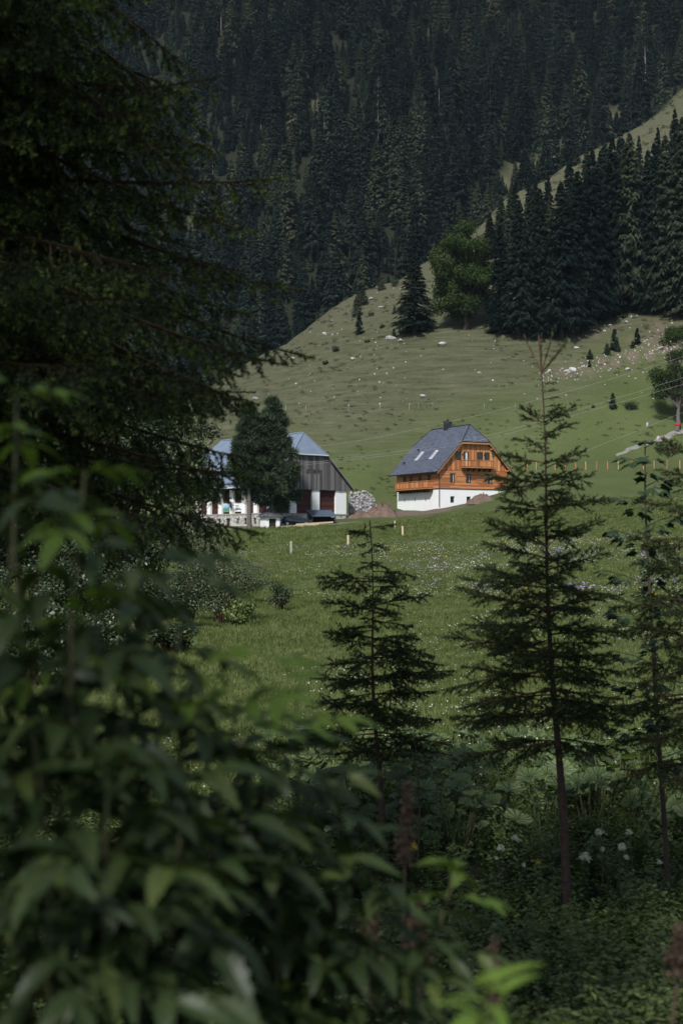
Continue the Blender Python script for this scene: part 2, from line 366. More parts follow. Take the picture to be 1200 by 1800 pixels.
def mat_tiles():
    m, n, l, b = new_mat('roof_tile')
    gi = n.new('ShaderNodeNewGeometry')
    tc = n.new('ShaderNodeTexCoord'); no = n.new('ShaderNodeTexNoise'); no.inputs['Scale'].default_value = 2.0; no.inputs['Detail'].default_value = 8
    l.new(tc.outputs['Object'], no.inputs['Vector'])
    mx = n.new('ShaderNodeMix'); mx.data_type = 'FLOAT'; mx.inputs[0].default_value = 0.6
    l.new(no.outputs['Fac'], mx.inputs[2]); l.new(gi.outputs['Random Per Island'], mx.inputs[3])
    r = ramp(n, [(0.2, (0.07, 0.08, 0.108)), (0.8, (0.12, 0.134, 0.175))]); l.new(mx.outputs[0], r.inputs['Fac'])
    l.new(r.outputs['Color'], b.inputs['Base Color']); b.inputs['Roughness'].default_value = 0.5
    return m
M['roof_tile'] = mat_tiles()
def mat_ground():
    m, n, l, b = new_mat('meadow_ground')
    ge = n.new('ShaderNodeNewGeometry')
    def noise(scale, stretch=(1, 1, 1), detail=6):
        mp = n.new('ShaderNodeMapping'); mp.inputs['Scale'].default_value = stretch
        l.new(ge.outputs['Position'], mp.inputs['Vector'])
        t = n.new('ShaderNodeTexNoise'); t.inputs['Scale'].default_value = scale; t.inputs['Detail'].default_value = detail; t.inputs['Roughness'].default_value = 0.7
        l.new(mp.outputs['Vector'], t.inputs['Vector']); return t.outputs['Fac']
    def mix(f, a, c):
        x = n.new('ShaderNodeMix'); x.data_type = 'RGBA'
        if hasattr(f, 'is_linked'): l.new(f, x.inputs[0])
        else: x.inputs[0].default_value = f
        l.new(a, x.inputs[6]); l.new(c, x.inputs[7]); return x.outputs[2]
    def attr(a):
        t = n.new('ShaderNodeAttribute'); t.attribute_name = a; return t.outputs['Fac']
    nbig = noise(0.07, detail=5); nfine = noise(2.2, detail=8)
    mead = ramp(n, [(0.3, (0.046, 0.062, 0.02)), (0.5, (0.072, 0.09, 0.032)), (0.72, (0.108, 0.122, 0.052))])
    f1 = n.new('ShaderNodeMix'); f1.data_type = 'FLOAT'; f1.inputs[0].default_value = 0.5
    l.new(nbig, f1.inputs[2]); l.new(nfine, f1.inputs[3]); l.new(f1.outputs[0], mead.inputs['Fac'])
    # pasture: olive, with contour-following cattle steps
    stp = noise(0.9, (0.12, 0.35, 1.5), 7); spk = noise(1.1, detail=8)
    f2 = n.new('ShaderNodeMix'); f2.data_type = 'FLOAT'; f2.inputs[0].default_value = 0.3
    l.new(stp, f2.inputs[2]); l.new(spk, f2.inputs[3])
    past = ramp(n, [(0.34, (0.03, 0.036, 0.018)), (0.44, (0.06, 0.065, 0.034)), (0.56, (0.084, 0.085, 0.049)), (0.72, (0.125, 0.119, 0.078))])
    l.new(f2.outputs[0], past.inputs['Fac'])
    c = mix(attr('pasture'), mead.outputs['Color'], past.outputs['Color'])
    dry = ramp(n, [(0.35, (0.07, 0.07, 0.04)), (0.65, (0.125, 0.118, 0.075))]); l.new(nfine, dry.inputs['Fac'])
    c = mix(attr('dry'), c, dry.outputs['Color'])
    soil = ramp(n, [(0.3, (0.10, 0.07, 0.055)), (0.55, (0.16, 0.115, 0.095)), (0.8, (0.26, 0.22, 0.2))]); l.new(nfine, soil.inputs['Fac'])
    c = mix(attr('soil'), c, soil.outputs['Color'])
    grav = ramp(n, [(0.3, (0.2, 0.19, 0.17)), (0.7, (0.36, 0.345, 0.32))]); l.new(nfine, grav.inputs['Fac'])
    c = mix(attr('gravel'), c, grav.outputs['Color'])
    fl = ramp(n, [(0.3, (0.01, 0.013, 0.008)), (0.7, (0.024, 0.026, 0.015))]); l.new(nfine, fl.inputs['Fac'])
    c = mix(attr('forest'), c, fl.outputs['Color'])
    l.new(c, b.inputs['Base Color']); b.inputs['Roughness'].default_value = 0.95; b.inputs['Specular IOR Level'].default_value = 0.1
    bu = n.new('ShaderNodeBump'); bu.inputs['Strength'].default_value = 0.9; bu.inputs['Distance'].default_value = 0.35
    l.new(f2.outputs[0], bu.inputs['Height']); l.new(bu.outputs['Normal'], b.inputs['Normal'])
    return m
M['ground'] = mat_ground()

# ------------------------------------------------------------------ ground sheet
def seg_dist(x, y, P):
    d = np.full(np.shape(x), 1e9)
    for (x0, y0), (x1, y1) in zip(P[:-1], P[1:]):
        vx, vy = x1 - x0, y1 - y0
        t = np.clip(((x - x0) * vx + (y - y0) * vy) / (vx * vx + vy * vy + 1e-9), 0, 1)
        d = np.minimum(d, np.hypot(x - x0 - t * vx, y - y0 - t * vy))
    return d
def xy(pts): return [tuple(hit(*p)[:2]) for p in pts]
TRACK = xy([(1080, 803), (1110, 788), (1150, 778), (1185, 762), (1240, 748), (1330, 735)])
PATH_R = xy([(1110, 884), (1140, 880), (1200, 876), (1300, 870)])
DRYLINE = xy([(430, 998), (500, 982), (580, 972), (660, 962), (760, 950)])
SCREE = [(962, 663, 1.6), (985, 656, 2.4), (1010, 652, 2.4), (1035, 646, 2.0), (1060, 640, 2.6), (1085, 634, 3.0), (1110, 628, 2.6), (1140, 620, 2.0), (1165, 612, 1.8), (1180, 606, 1.6)]
SCREE_XY = [(hit(a, b), w) for a, b, w in SCREE]
SOILP = [(hit(1165, 590), 5.0), (hit(1090, 548), 4.0), (hit(1050, 575), 3.0)]
def clearing(x, y):
    """open grass between the trees of the far slope, given by where it lies on the slope"""
    px = CX + FPX * x / y; py = HZ - FPX * mount_z(x, y) / y
    m = np.zeros(np.shape(x))
    for P, w in (([(378, 325), (430, 295), (480, 255), (525, 215), (560, 190)], 7), ([(325, 410), (345, 390), (352, 350)], 8), ([(735, 232), (760, 222)], 8), ([(380, 168), (372, 180)], 7), ([(880, 318), (940, 290), (1010, 262), (1100, 195)], 14)):
        m = np.maximum(m, np.clip(1.6 - seg_dist(px, py, P) / w, 0, 1))
    return m
def build_ground():
    th = np.concatenate([np.arange(-180, -60, 5.0), np.arange(-60, -18, 1.0), np.arange(-18, 18, 0.12), np.arange(18, 60, 1.0), np.arange(60, 180, 5.0)])
    th = np.radians(th)
    r = np.concatenate([[0.02], np.geomspace(1.2, 60, 150), np.geomspace(61, 420, 210), np.geomspace(425, 3200, 110)])
    RR, TT = np.meshgrid(r, th, indexing='ij')
    X = RR * np.sin(TT); Y = RR * np.cos(TT)
    Z = ground(X, Y)
    nr, nt = RR.shape
    i = np.arange(nr - 1)[:, None] * nt; j = np.arange(nt)[None, :]; k = (j + 1) % nt
    F = np.stack([i + j, i + k, i + nt + k, i + nt + j], -1).reshape(-1, 4)[:, ::-1]
    me = mk_mesh('ground', np.stack([X, Y, Z], -1).reshape(-1, 3), F, [M['ground']], True)
    x, y, z = X.ravel(), Y.ravel(), Z.ravel()
    isnear = near_z(x, y) + 1.5 >= np.where(y > 300, mount_z(x, np.maximum(y, 1)), -400)
    py = HZ - FPX * z / np.maximum(y, 1); px = CX + FPX * x / np.maximum(y, 1)
    A = {}
    A['pasture'] = np.clip((y - 254 + 9 * vn(x, y, 14, 9) - np.clip((px - 700) / 60, 0, 6)) / 22, 0, 1)
    dirt = np.zeros(len(x))
    for p, w in SCREE_XY: dirt = np.maximum(dirt, 0.75 * np.clip(1.2 - np.hypot(x - p.x, (y - p.y) * 0.9) / (w * .6) + 0.8 * vn(x, y, 1.5, 12), 0, 1))
    for p, w in SOILP: dirt = np.maximum(dirt, 0.5 * np.clip(1.1 - np.hypot(x - p.x, (y - p.y) * 0.8) / w + 0.7 * vn(x, y, 2.2, 13), 0, 1))
    yard = np.clip(1.15 - np.hypot((x + 10) / 12, (y - 207.5) / 4.2) + 0.4 * vn(x, y, 2, 14), 0, 1)
    dirt = np.maximum(dirt, np.clip(1.8 - np.hypot((x - 9) / 6.5, (y - 226) / 6.0) + 0.5 * vn(x, y, 2, 15), 0, 1))
    A['soil'] = dirt
    g = np.zeros(len(x))
    g = np.maximum(g, 0.7 * np.clip(1.6 - seg_dist(x, y, PATH_R) / 0.7 + 0.4 * vn(x, y, 1.4, 17), 0, 1))
    A['gravel'] = np.maximum(g, 0.75 * yard)
    A['dry'] = np.maximum(0.75 * np.clip(1.5 - seg_dist(x, y, DRYLINE) / 1.0 + 0.4 * vn(x, y, 2, 18), 0, 1), np.where(isnear, np.clip((y - 300) / 60, 0, 0.4), clearing(x, np.maximum(y, 1))))
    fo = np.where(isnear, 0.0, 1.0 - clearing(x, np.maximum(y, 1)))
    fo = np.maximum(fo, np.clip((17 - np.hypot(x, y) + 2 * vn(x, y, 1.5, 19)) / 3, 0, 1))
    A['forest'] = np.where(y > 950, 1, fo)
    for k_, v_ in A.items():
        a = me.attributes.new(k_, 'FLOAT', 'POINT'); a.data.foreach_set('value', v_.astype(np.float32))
    o = link('ground', me); o['kind'] = 'structure'; o['label'] = 'grassy valley floor and mountainside under everything'
    return o
build_ground()
def gravel_track():
    P = np.array(TRACK); t = np.linspace(0, len(P) - 1, 160); C = np.stack([np.interp(t, range(len(P)), P[:, k]) for k in range(2)], -1)
    k = np.ones(15) / 15; Cp = np.pad(C, ((7, 7), (0, 0)), 'edge'); C = np.stack([np.convolve(Cp[:, q], k, 'valid') for q in range(2)], -1)
    T = np.gradient(C, axis=0); T /= np.linalg.norm(T, axis=1)[:, None]; N = np.stack([-T[:, 1], T[:, 0]], -1)
    w = 0.55 + 0.3 * vn(C[:, 0], C[:, 1], 1.3, 71) + 0.35 * np.linspace(0, 1, 160); w2 = 0.5 + 0.3 * vn(C[:, 0], C[:, 1], 1.1, 72) + 0.3 * np.linspace(0, 1, 160)
    V = []
    for f in np.linspace(-1, 1, 7):
        e = C + N * (np.where(f < 0, w, w2) * f)[:, None]; V.append(np.stack([e[:, 0], e[:, 1], ground(e[:, 0], e[:, 1]) + 0.14 - 0.3 * (abs(f) == 1)], -1))
    V = np.stack(V, 1); i = np.arange(159)[:, None] * 7; j = np.arange(6)[None, :]
    F = np.stack([i + j, i + j + 1, i + j + 8, i + j + 7], -1).reshape(-1, 4)
    m = mat_noise('gravel', (0.11, 0.105, 0.09), (0.27, 0.255, 0.23), 1.2, 0.95, 0.6, detail=10, bdist=0.08)
    o = link('gravel_track', mk_mesh('gravel_track', V.reshape(-1, 3), F, [m], True)); o['kind'] = 'structure'; o['label'] = 'pale gravel track climbing toward the right maple'
gravel_track()

# ------------------------------------------------------------------ vegetation generators
def tri_faces(n): return np.arange(n * 3).reshape(-1, 3)
def quad_faces(n): return np.arange(n * 4).reshape(-1, 4)
def unit(v): return v / (np.linalg.norm(v, axis=-1, keepdims=True) + 1e-9)

def conifer_mesh(name, seed, H=24.0, Rm=3.4, tiers=26, per=8, n=10, w=0.45, start=0.12, mat=None, power=0.85, droop=0.4, ragged=0.35):
    g = np.random.default_rng(seed)
    t = np.repeat((np.arange(tiers) + g.random(tiers) * 0.7) / tiers, per)
    nb = len(t)
    t = np.clip(t + g.normal(0, 0.008, nb), 0, 0.995)
    z = H * (start + (1 - start) * t)
    Rb = (Rm * (1 - t) ** power * np.clip(np.minimum(1, 0.6 + t * 4), 0, 1)) * (1 - ragged * g.random(nb)) + 0.12
    az = g.random(nb) * 2 * math.pi
    out = np.stack([np.cos(az), np.sin(az), 0 * az], -1); lat = np.stack([-np.sin(az), np.cos(az), 0 * az], -1)
    s = g.random((nb, n)) ** 0.7
    s[:, 0] = 1.0
    dz = -droop * Rb[:, None] * (s ** 1.2) + 0.14 * Rb[:, None] * s ** 4 + (0.45 * t * Rb)[:, None] * s
    B = out[:, None] * (Rb[:, None] * s * 0.93)[..., None]; B[..., 2] += z[:, None] + dz
    L = (0.24 * Rb[:, None] + 0.30) * (0.6 + 0.8 * g.random((nb, n)))
    side = g.choice([-1, 1], (nb, n)) * (0.25 + 0.75 * g.random((nb, n))); side[:, 0] *= 0.2
    D = out[:, None] * (0.55 + 0.3 * g.random((nb, n)))[..., None] + lat[:, None] * (side * 0.9)[..., None]
    D[..., 2] += -0.35 - 0.5 * g.random((nb, n)); D = unit(D)
    Tip = B + D * L[..., None]
    W = unit(np.cross(D, np.array([0, 0, 1.0]) + 0.28 * g.normal(size=(nb, n, 3)))) * (w * (0.6 + 0.7 * g.random((nb, n))))[..., None]
    back = B - D * (L * 0.25)[..., None]
    V = np.stack([back - W * 0.5, back + W * 0.5, Tip], 2).reshape(-1, 3)
    # leader
    lead = np.array([[0.10, 0, H * 0.97], [-0.1, 0.04, H * 0.97], [0, 0, H * 1.035], [0, 0.1, H * 0.97], [0.02, -0.1, H * 0.97], [0, 0, H * 1.035]])
    V = np.vstack([V, lead])
    return mk_mesh(name, V, tri_faces(len(V) // 3), [mat])
def trunk_mesh(name, H, r, mat, sides=7, seed=0, lean=0.0):
    g = np.random.default_rng(seed); k = 8
    P = np.stack([np.cumsum(g.normal(0, H * 0.0015, k)) + lean * np.linspace(0, 1, k) ** 1.5 * H, np.cumsum(g.normal(0, H * 0.0015, k)), np.linspace(-0.03 * H, H * 0.97, k)], -1)
    rr = r * np.linspace(1.15, 0.08, k); rr[0] = r * 1.5
    V, F = tube_np(P, rr, sides)
    return mk_mesh(name, V, F, [mat], True)

def leaf_cloud(g, blobs, N, size, up=0.35, shell=0.4):
    """leaf-sized rhombi spread through ellipsoid clumps"""
    Bc = np.array([b[:3] for b in blobs], float); Br = np.array([b[3:6] for b in blobs], float)
    vol = Br.prod(1) ** 0.75; idx = g.choice(len(blobs), N, p=vol / vol.sum())
    d = unit(g.normal(size=(N, 3))); rad = g.random(N) ** shell
    lump = 1 + 0.18 * np.sin(d[:, 0] * 7 + idx) * np.sin(d[:, 1] * 6 + 2 * idx) + 0.12 * g.normal(size=N)
    C = Bc[idx] + d * Br[idx] * (rad * lump)[:, None]
    nrm = unit(d + 0.8 * g.normal(size=(N, 3)) + np.array([0, 0, up]))
    a = unit(np.cross(nrm, g.normal(size=(N, 3)))); b = np.cross(nrm, a)
    s = size * (0.6 + 0.8 * g.random(N))[:, None]
    return np.stack([C - a * s * 0.5, C + b * s * 0.28, C + a * s * 0.5, C - b * s * 0.28], 1).reshape(-1, 3)
def spike_cloud(g, blobs, N, L, w, up=0.5):
    """needle tufts: narrow triangles pointing out of clumps"""
    Bc = np.array([b[:3] for b in blobs], float); Br = np.array([b[3:6] for b in blobs], float)
    vol = Br.prod(1) ** 0.75; idx = g.choice(len(blobs), N, p=vol / vol.sum())
    d = unit(g.normal(size=(N, 3))); rad = g.random(N) ** 0.45
    C = Bc[idx] + d * Br[idx] * rad[:, None]
    D = unit(d * 0.9 + 0.5 * g.normal(size=(N, 3)) + np.array([0, 0, up]))
    W = unit(np.cross(D, g.normal(size=(N, 3)))) * w * 0.5
    Lr = (L * (0.6 + 0.8 * g.random(N)))[:, None]
    return np.stack([C - W, C + W, C + D * Lr], 1).reshape(-1, 3)
def limbs(mb, base, tips, r0, g, mid=0.5):
    for t in tips:
        b = np.asarray(base, float); e = np.asarray(t, float)
        k = 6; s = np.linspace(0, 1, k)[:, None]
        P = b + (e - b) * s; P[:, 2] += np.sin(s[:, 0] * math.pi) * 0.12 * np.linalg.norm(e - b)
        P[1:-1] += g.normal(0, 0.035 * np.linalg.norm(e - b), (k - 2, 3))
        mb.tube(P, r0 * np.linspace(1, 0.2, k), 5)

def needle_tris(g, P0, P1, L, per_m, w, ahead=0.75):
    P0 = np.asarray(P0); P1 = np.asarray(P1); D = P1 - P0; ln = np.linalg.norm(D, axis=1)
    n = np.maximum((ln * per_m).astype(int), 2); idx = np.repeat(np.arange(len(P0)), n)
    t = g.random(len(idx))[:, None]; ax = D[idx] / (ln[idx][:, None] + 1e-9)
    B = P0[idx] + D[idx] * t
    rad = unit(np.cross(ax, g.normal(size=B.shape)))
    d = unit(ax * ahead + rad)
    W = np.cross(d, unit(g.normal(size=B.shape))) * w
    return np.stack([B - W, B + W, B + d * (L * (0.75 + 0.5 * g.random((len(B), 1))))], 1).reshape(-1, 3)
def stick_tubes(P0, P1, r):
    """many 3-sided sticks at once"""
    P0 = np.asarray(P0); P1 = np.asarray(P1); r = np.broadcast_to(np.asarray(r, float), (len(P0),))
    d = unit(P1 - P0); a = unit(np.cross(d, np.array([0.3, 0.2, 0.9]))); b = np.cross(d, a)
    V = []
    for P, f in ((P0, 1.0), (P1, 0.7)):
        for th in (0, 2.094, 4.189): V.append(P + (a * math.cos(th) + b * math.sin(th)) * (r * f)[:, None])
    V = np.stack(V, 1).reshape(-1, 3); o = (np.arange(len(P0)) * 6)[:, None]
    F = np.concatenate([o + np.array([[i, (i + 1) % 3, 3 + (i + 1) % 3, 3 + i]]) for i in range(3)])
    return V, F
def spruce_branch(g, base, az, length, e0, droop, tipup, side_len, step, sdroop, sub=True, segs=8, vj=0.28):
    """returns needle segments and bare sticks (p0, p1, radius) of one bough; e0 slope at trunk"""
    N0, N1, S0, S1, SR, TIP = [], [], [], [], [], []
    p = np.array(base, float); ds = length / segs; pts = [p.copy()]
    for i in range(segs):
        t = (i + 0.5) / segs
        sl = e0 - droop * t + tipup * t * t
        az += g.normal(0, 0.04)
        d = np.array([math.cos(az), math.sin(az), sl]); d /= np.linalg.norm(d)
        p = p + d * ds; pts.append(p.copy())
    pts = np.array(pts)
    for i in range(segs):
        if i >= segs * 0.3: N0.append(pts[i]); N1.append(pts[i + 1]); TIP.append(i == segs - 1)
        S0.append(pts[i]); S1.append(pts[i + 1]); SR.append(0.0035 + 0.010 * (1 - i / segs) * length)
    k = max(2, int(length / step)); 
    for j in range(k):
        t = 0.16 + 0.8 * (j + g.random() * 0.6) / k
        f = t * segs; i = min(int(f), segs - 1); b = pts[i] + (pts[i + 1] - pts[i]) * (f - i)
        ax = unit(pts[i + 1] - pts[i])
        sgn = 1 if j % 2 else -1
        ang = sgn * R(g.uniform(38, 62))
        l = side_len * (1 - t) ** 0.65 * g.uniform(0.6, 1.15) + 0.035
        ca, sa = math.cos(ang), math.sin(ang)
        d = np.array([ax[0] * ca - ax[1] * sa, ax[0] * sa + ax[1] * ca, ax[2] - sdroop * g.uniform(0.5, 1.4) + g.normal(0, vj)]); d /= np.linalg.norm(d)
        d2 = d + np.array([0, 0, -sdroop * 0.5 + 0.10]); d2 /= np.linalg.norm(d2)
        m_ = b + d * l * 0.55; e_ = m_ + d2 * l * 0.45
        N0 += [b, m_]; N1 += [m_, e_]; TIP += [False, True]
        S0.append(b); S1.append(m_); SR.append(0.003)
        if sub:
            ns = int(l / (step * 1.15))
            for q in range(ns):
                tt = 0.2 + 0.7 * (q + g.random() * 0.5) / max(ns, 1)
                bb = b + d * l * tt * 0.9
                a2 = (1 if q % 2 else -1) * R(g.uniform(35, 60)); c2, s2 = math.cos(a2), math.sin(a2)
                dd = np.array([d[0] * c2 - d[1] * s2, d[0] * s2 + d[1] * c2, d[2] - sdroop * g.uniform(0.2, 1.2) + g.normal(0, vj * 1.3)]); dd /= np.linalg.norm(dd)
                ll = l * 0.42 * (1 - tt * 0.6) * g.uniform(0.7, 1.2) + 0.02
                N0.append(bb); N1.append(bb + dd * ll); TIP.append(True)
    return N0, N1, S0, S1, SR, TIP
def spruce_things(root, boughs, g, L, per_m, w, tip_share=0.0, name='bough'):
    """boughs: list of branch tuples -> one crown of needles, one set of twigs"""
    N0 = [p for b in boughs for p in b[0]]; N1 = [p for b in boughs for p in b[1]]; TP = np.array([p for b in boughs for p in b[5]])
    N0 = np.array(N0); N1 = np.array(N1)
    V = needle_tris(g, N0, N1, L, per_m, w)
    crown = link('crown', mk_mesh('needles', V, tri_faces(len(V) // 3), [M['spruce_needle']]), root)
    if tip_share:
        sel = TP & (g.random(len(TP)) < tip_share)
        a, b = N0[sel], N1[sel]
        Vt = needle_tris(g, a + (b - a) * 0.35, b + (b - a) * 0.15, L * 1.05, per_m * 1.2, w)
        link('fresh_lit_shoots', mk_mesh('fresh_lit_shoots', Vt, tri_faces(len(Vt) // 3), [M['spruce_tip']]), root)
    S0 = np.array([p for b in boughs for p in b[2]]); S1 = np.array([p for b in boughs for p in b[3]]); SR = np.array([p for b in boughs for p in b[4]])
    Vs, Fs = stick_tubes(S0, S1, SR)
    link('twigs', mk_mesh('twigs', Vs, Fs, [M['twig']]), root)
    return crown

# geometry-node scatter: one object, instances of source meshes on its points
def scatter(name, label, cat, pts, rots, scl, idx, sources):
    me = bpy.data.meshes.new(name)
    pts = np.asarray(pts, np.float32); me.vertices.add(len(pts)); me.vertices.foreach_set('co', pts.ravel())
    a = me.attributes.new('rot', 'FLOAT_VECTOR', 'POINT'); a.data.foreach_set('vector', np.asarray(rots, np.float32).ravel())
    a = me.attributes.new('scl', 'FLOAT', 'POINT'); a.data.foreach_set('value', np.asarray(scl, np.float32))
    a = me.attributes.new('kin', 'INT', 'POINT'); a.data.foreach_set('value', np.asarray(idx, np.int32))
    o = link(name, me); tag(o, label, cat, None, 'stuff')
    ng = bpy.data.node_groups.new(name, 'GeometryNodeTree')
    ng.interface.new_socket('Geometry', in_out='INPUT', socket_type='NodeSocketGeometry')
    ng.interface.new_socket('Geometry', in_out='OUTPUT', socket_type='NodeSocketGeometry')
    n, l = ng.nodes, ng.links
    gi = n.new('NodeGroupInput'); go = n.new('NodeGroupOutput'); jn = n.new('GeometryNodeJoinGeometry')
    def named(nm, ty):
        x = n.new('GeometryNodeInputNamedAttribute'); x.data_type = ty; x.inputs['Name'].default_value = nm; return x.outputs['Attribute']
    ar, as_, ak = named('rot', 'FLOAT_VECTOR'), named('scl', 'FLOAT'), named('kin', 'INT')
    for k, s in enumerate(sources):
        so = bpy.data.objects.new(name + '_source', s)
        oi = n.new('GeometryNodeObjectInfo'); oi.inputs['Object'].default_value = so; oi.inputs['As Instance'].default_value = True
        cp = n.new('FunctionNodeCompare'); cp.data_type = 'INT'; cp.operation = 'EQUAL'
        ins = [s_ for s_ in cp.inputs if s_.type == 'INT']
        l.new(ak, ins[0]); ins[1].default_value = k
        ip = n.new('GeometryNodeInstanceOnPoints')
        l.new(gi.outputs[0], ip.inputs['Points']); l.new(cp.outputs['Result'], ip.inputs['Selection'])
        l.new(oi.outputs['Geometry'], ip.inputs['Instance'])
        e2r = n.new('FunctionNodeEulerToRotation'); l.new(ar, e2r.inputs[0]); l.new(e2r.outputs[0], ip.inputs['Rotation'])
        l.new(as_, ip.inputs['Scale'])
        l.new(ip.outputs['Instances'], jn.inputs['Geometry'])
    l.new(jn.outputs['Geometry'], go.inputs[0])
    md = o.modifiers.new('scatter', 'NODES'); md.node_group = ng
    return o

# ------------------------------------------------------------------ timber house
def house():
    rt = thing('timber_house', 'new chalet with white plastered base, orange larch cladding and dark tiled half-hipped roof', 'house')
    w, L = 6.6, 13.6
    c, s = math.cos(R(28)), math.sin(R(28))
    Y0 = 231.0; X0 = (772 - CX) / FPX * Y0
    rt.location = (X0 + w * c, Y0 + w * s, 0); rt.rotation_euler = (0, 0, R(28))
    zb, zw, zv, ze, zh, zr = 2.0, 9.42, 12.45, 12.1, 17.15, 20.05
    ov, of, ob = 0.85, 0.75, 1.3                     # eave, front and back overhang
    sl = (zr - ze) / (w + ov)
    g = np.random.default_rng(3)
    def wallx(mb, y0, y1, z0, z1, xs0, xs1, holes):
        zs = sorted({z0, z1} | {h[2] for h in holes} | {h[3] for h in holes}); xs = sorted({xs0, xs1} | {h[0] for h in holes} | {h[1] for h in holes})
        for za, zc in zip(zs[:-1], zs[1:]):
            for xa, xb in zip(xs[:-1], xs[1:]):
                if not any(h[0] <= (xa + xb) / 2 <= h[1] and h[2] <= (za + zc) / 2 <= h[3] for h in holes): mb.box(xa, xb, y0, y1, za, zc)
    low = [(x - .42, x + .42, 7.05, 8.15) for x in (-4.1, -.95, 3.1)]
    mid = [(x - .48, x + .48, 10.42, 11.82) for x in (-4.15, -1.05, 3.15)]
    mb = MB()
    wallx(mb, 0, .45, zb, zw, -w, w, low)
    mb.box(-w, w, L - .45, L, zb, zw); mb.box(w - .45, w, .45, L - .45, zb, zw)
    slits = [(4.2, 4.55), (7.6, 7.95), (11.0, 11.35)]
    ys = [.45] + [v for p in slits for v in p] + [L - .45]
    for a, b in zip(ys[0::2], ys[1::2]): mb.box(-w, -w + .45, a, b, zb, zw)
    for a, b in slits: mb.box(-w, -w + .45, a, b, zb, 7.2); mb.box(-w, -w + .45, a, b, 8.2, zw)
    mb.build('plaster_wall', M['render_white'], rt)
    # horizontal larch boards, first floor
    fw = .06
    mb = MB(); z = zw; bh = .19
    while z < zv - .01:
        z1 = min(z + bh, zv); xs = [-w - fw]
        while xs[-1] < w: xs.append(min(xs[-1] + g.uniform(1.5, 4.2), w + fw))
        for xa, xb in zip(xs[:-1], xs[1:]):
            segs = [(xa, xb)]
            for h in mid:
                if z1 > h[2] + .02 and z < h[3] - .02:
                    ns = []
                    for p, q in segs:
                        if h[1] <= p or h[0] >= q: ns.append((p, q)); continue
                        if p < h[0]: ns.append((p, h[0]))
                        if q > h[1]: ns.append((h[1], q))
                    segs = ns
            for p, q in segs: mb.box(p, q - .006, -fw - g.uniform(0, .012), .0, z, z1 - .015)
        for side in (-1, 1):
            y = -fw
            while y < L:
                y1 = min(y + g.uniform(1.5, 4.2), L + fw); xo = w + fw + g.uniform(0, .012)
                mb.box(min(side * w, side * xo), max(side * w, side * xo), y + .001, y1 - .006, z, z1 - .015); y = y1
        mb.box(-w, w, L + .001, L + fw, z, z1 - .015)
        z = z1
    mb.build('board_cladding', M['larch'], rt)['kind'] = 'stuff'
    mb = MB(); wallx(mb, .01, .3, zw + .003, zv, -w + .01, w - .01, mid); mb.box(-w + .01, -w + .3, .31, L - .01, zw + .003, zv + .25); mb.box(w - .3, w - .01, .31, L - .01, zw + .003, zv + .25); mb.box(-w + .31, w - .31, L - .3, L - .01, zw + .003, zv)
    mb.build('inner_wall', M['dark_wood'], rt)
    # upright boards in the gables, cut to the roof line
    up = [(-3.45, -2.55, 14.05, 15.5), (-2.12, -1.02, 12.95, 15.5), (.6, 1.7, 12.95, 15.5), (2.15, 3.05, 14.1, 15.5)]
    mb = MB(); x = -w
    while x < w - .01:
        x1 = min(x + .24, w); xm = (x + x1) / 2
        top = min(zr - sl * max(abs(x), abs(x1)) - .12, zh - .1)
        segs = [(zv, top)]
        for h in up:
            if h[0] - .02 < xm < h[1] + .02: segs = [q for p in segs for q in ([(p[0], h[2])] if p[0] < h[2] else []) + ([(h[3], p[1])] if p[1] > h[3] else [])]
        for a, b in segs:
            if b - a > .05: mb.box(x + .008, x1 - .008, -fw - .05 - g.uniform(0, .015), .05, a, b)
        if top > zv: mb.box(x + .008, x1 - .008, L - .05, L + fw, zv, top)
        x = x1
    mb.build('gable_boards', M['larch_v'], rt)['kind'] = 'stuff'
    mb = MB()
    mb.prism([(-w + .05, .3, zv - .1), (w - .05, .3, zv - .1), (w - .05, .3, zr - sl * w - .25), (2.7, .3, zh - .25), (-2.7, .3, zh - .25), (-w + .05, .3, zr - sl * w - .25)], (0, .1, 0))
    mb.build('gable_backing', M['dark_wood'], rt)
    # windows and doors, each with frame and pane
    def window(x0, x1, z0, z1, fm, yf, depth=.16, name='window', curtain=None, t=.09):
        o = MB(); o.box(x0, x0 + t, yf, yf + depth, z0, z1); o.box(x1 - t, x1, yf, yf + depth, z0, z1)
        o.box(x0 + t, x1 - t, yf, yf + depth, z0, z0 + t); o.box(x0 + t, x1 - t, yf, yf + depth, z1 - t, z1)
        wo = o.build(name, M[fm], rt)
        p = MB(); p.box(x0 + t, x1 - t, yf + depth * .55, yf + depth * .7, z0 + t, z1 - t); p.build('pane', M['glass'], wo)
        if curtain:
            q = MB(); q.box(curtain[0], curtain[1], yf + depth * .35, yf + depth * .45, z0 + t, z1 - t); q.build('curtain', M['curtain'], wo)
    for h in low: window(*h, 'frame_grey', .18)
    for h in mid: window(*h, 'frame_green', -.02, curtain=(h[1] - .3, h[1] - .2))
    window(*up[0], 'frame_green', -.12); window(*up[3], 'frame_green', -.12)
    window(*up[1], 'frame_green', -.12, name='balcony_door', curtain=(-1.62, -1.25)); window(*up[2], 'frame_green', -.12, name='balcony_door')
    for a, b in slits:
        o = MB(); o.box(-w + .2, -w + .26, a, b, 7.2, 8.2); o.build('narrow_window', M['glass'], rt)
    for y, hgt in ((3.1, 1.9), (6.0, 1.2), (8.9, 1.9), (11.0, 1.2)):
        o = MB(); z1 = 11.75; o.box(-w - .12, -w - .02, y - .42, y + .42, z1 - hgt, z1); wo = o.build('side_window', M['frame_green'], rt)
        p = MB(); p.box(-w - .135, -w - .121, y - .33, y + .33, z1 - hgt + .09, z1 - .09); p.build('pane', M['glass'], wo)
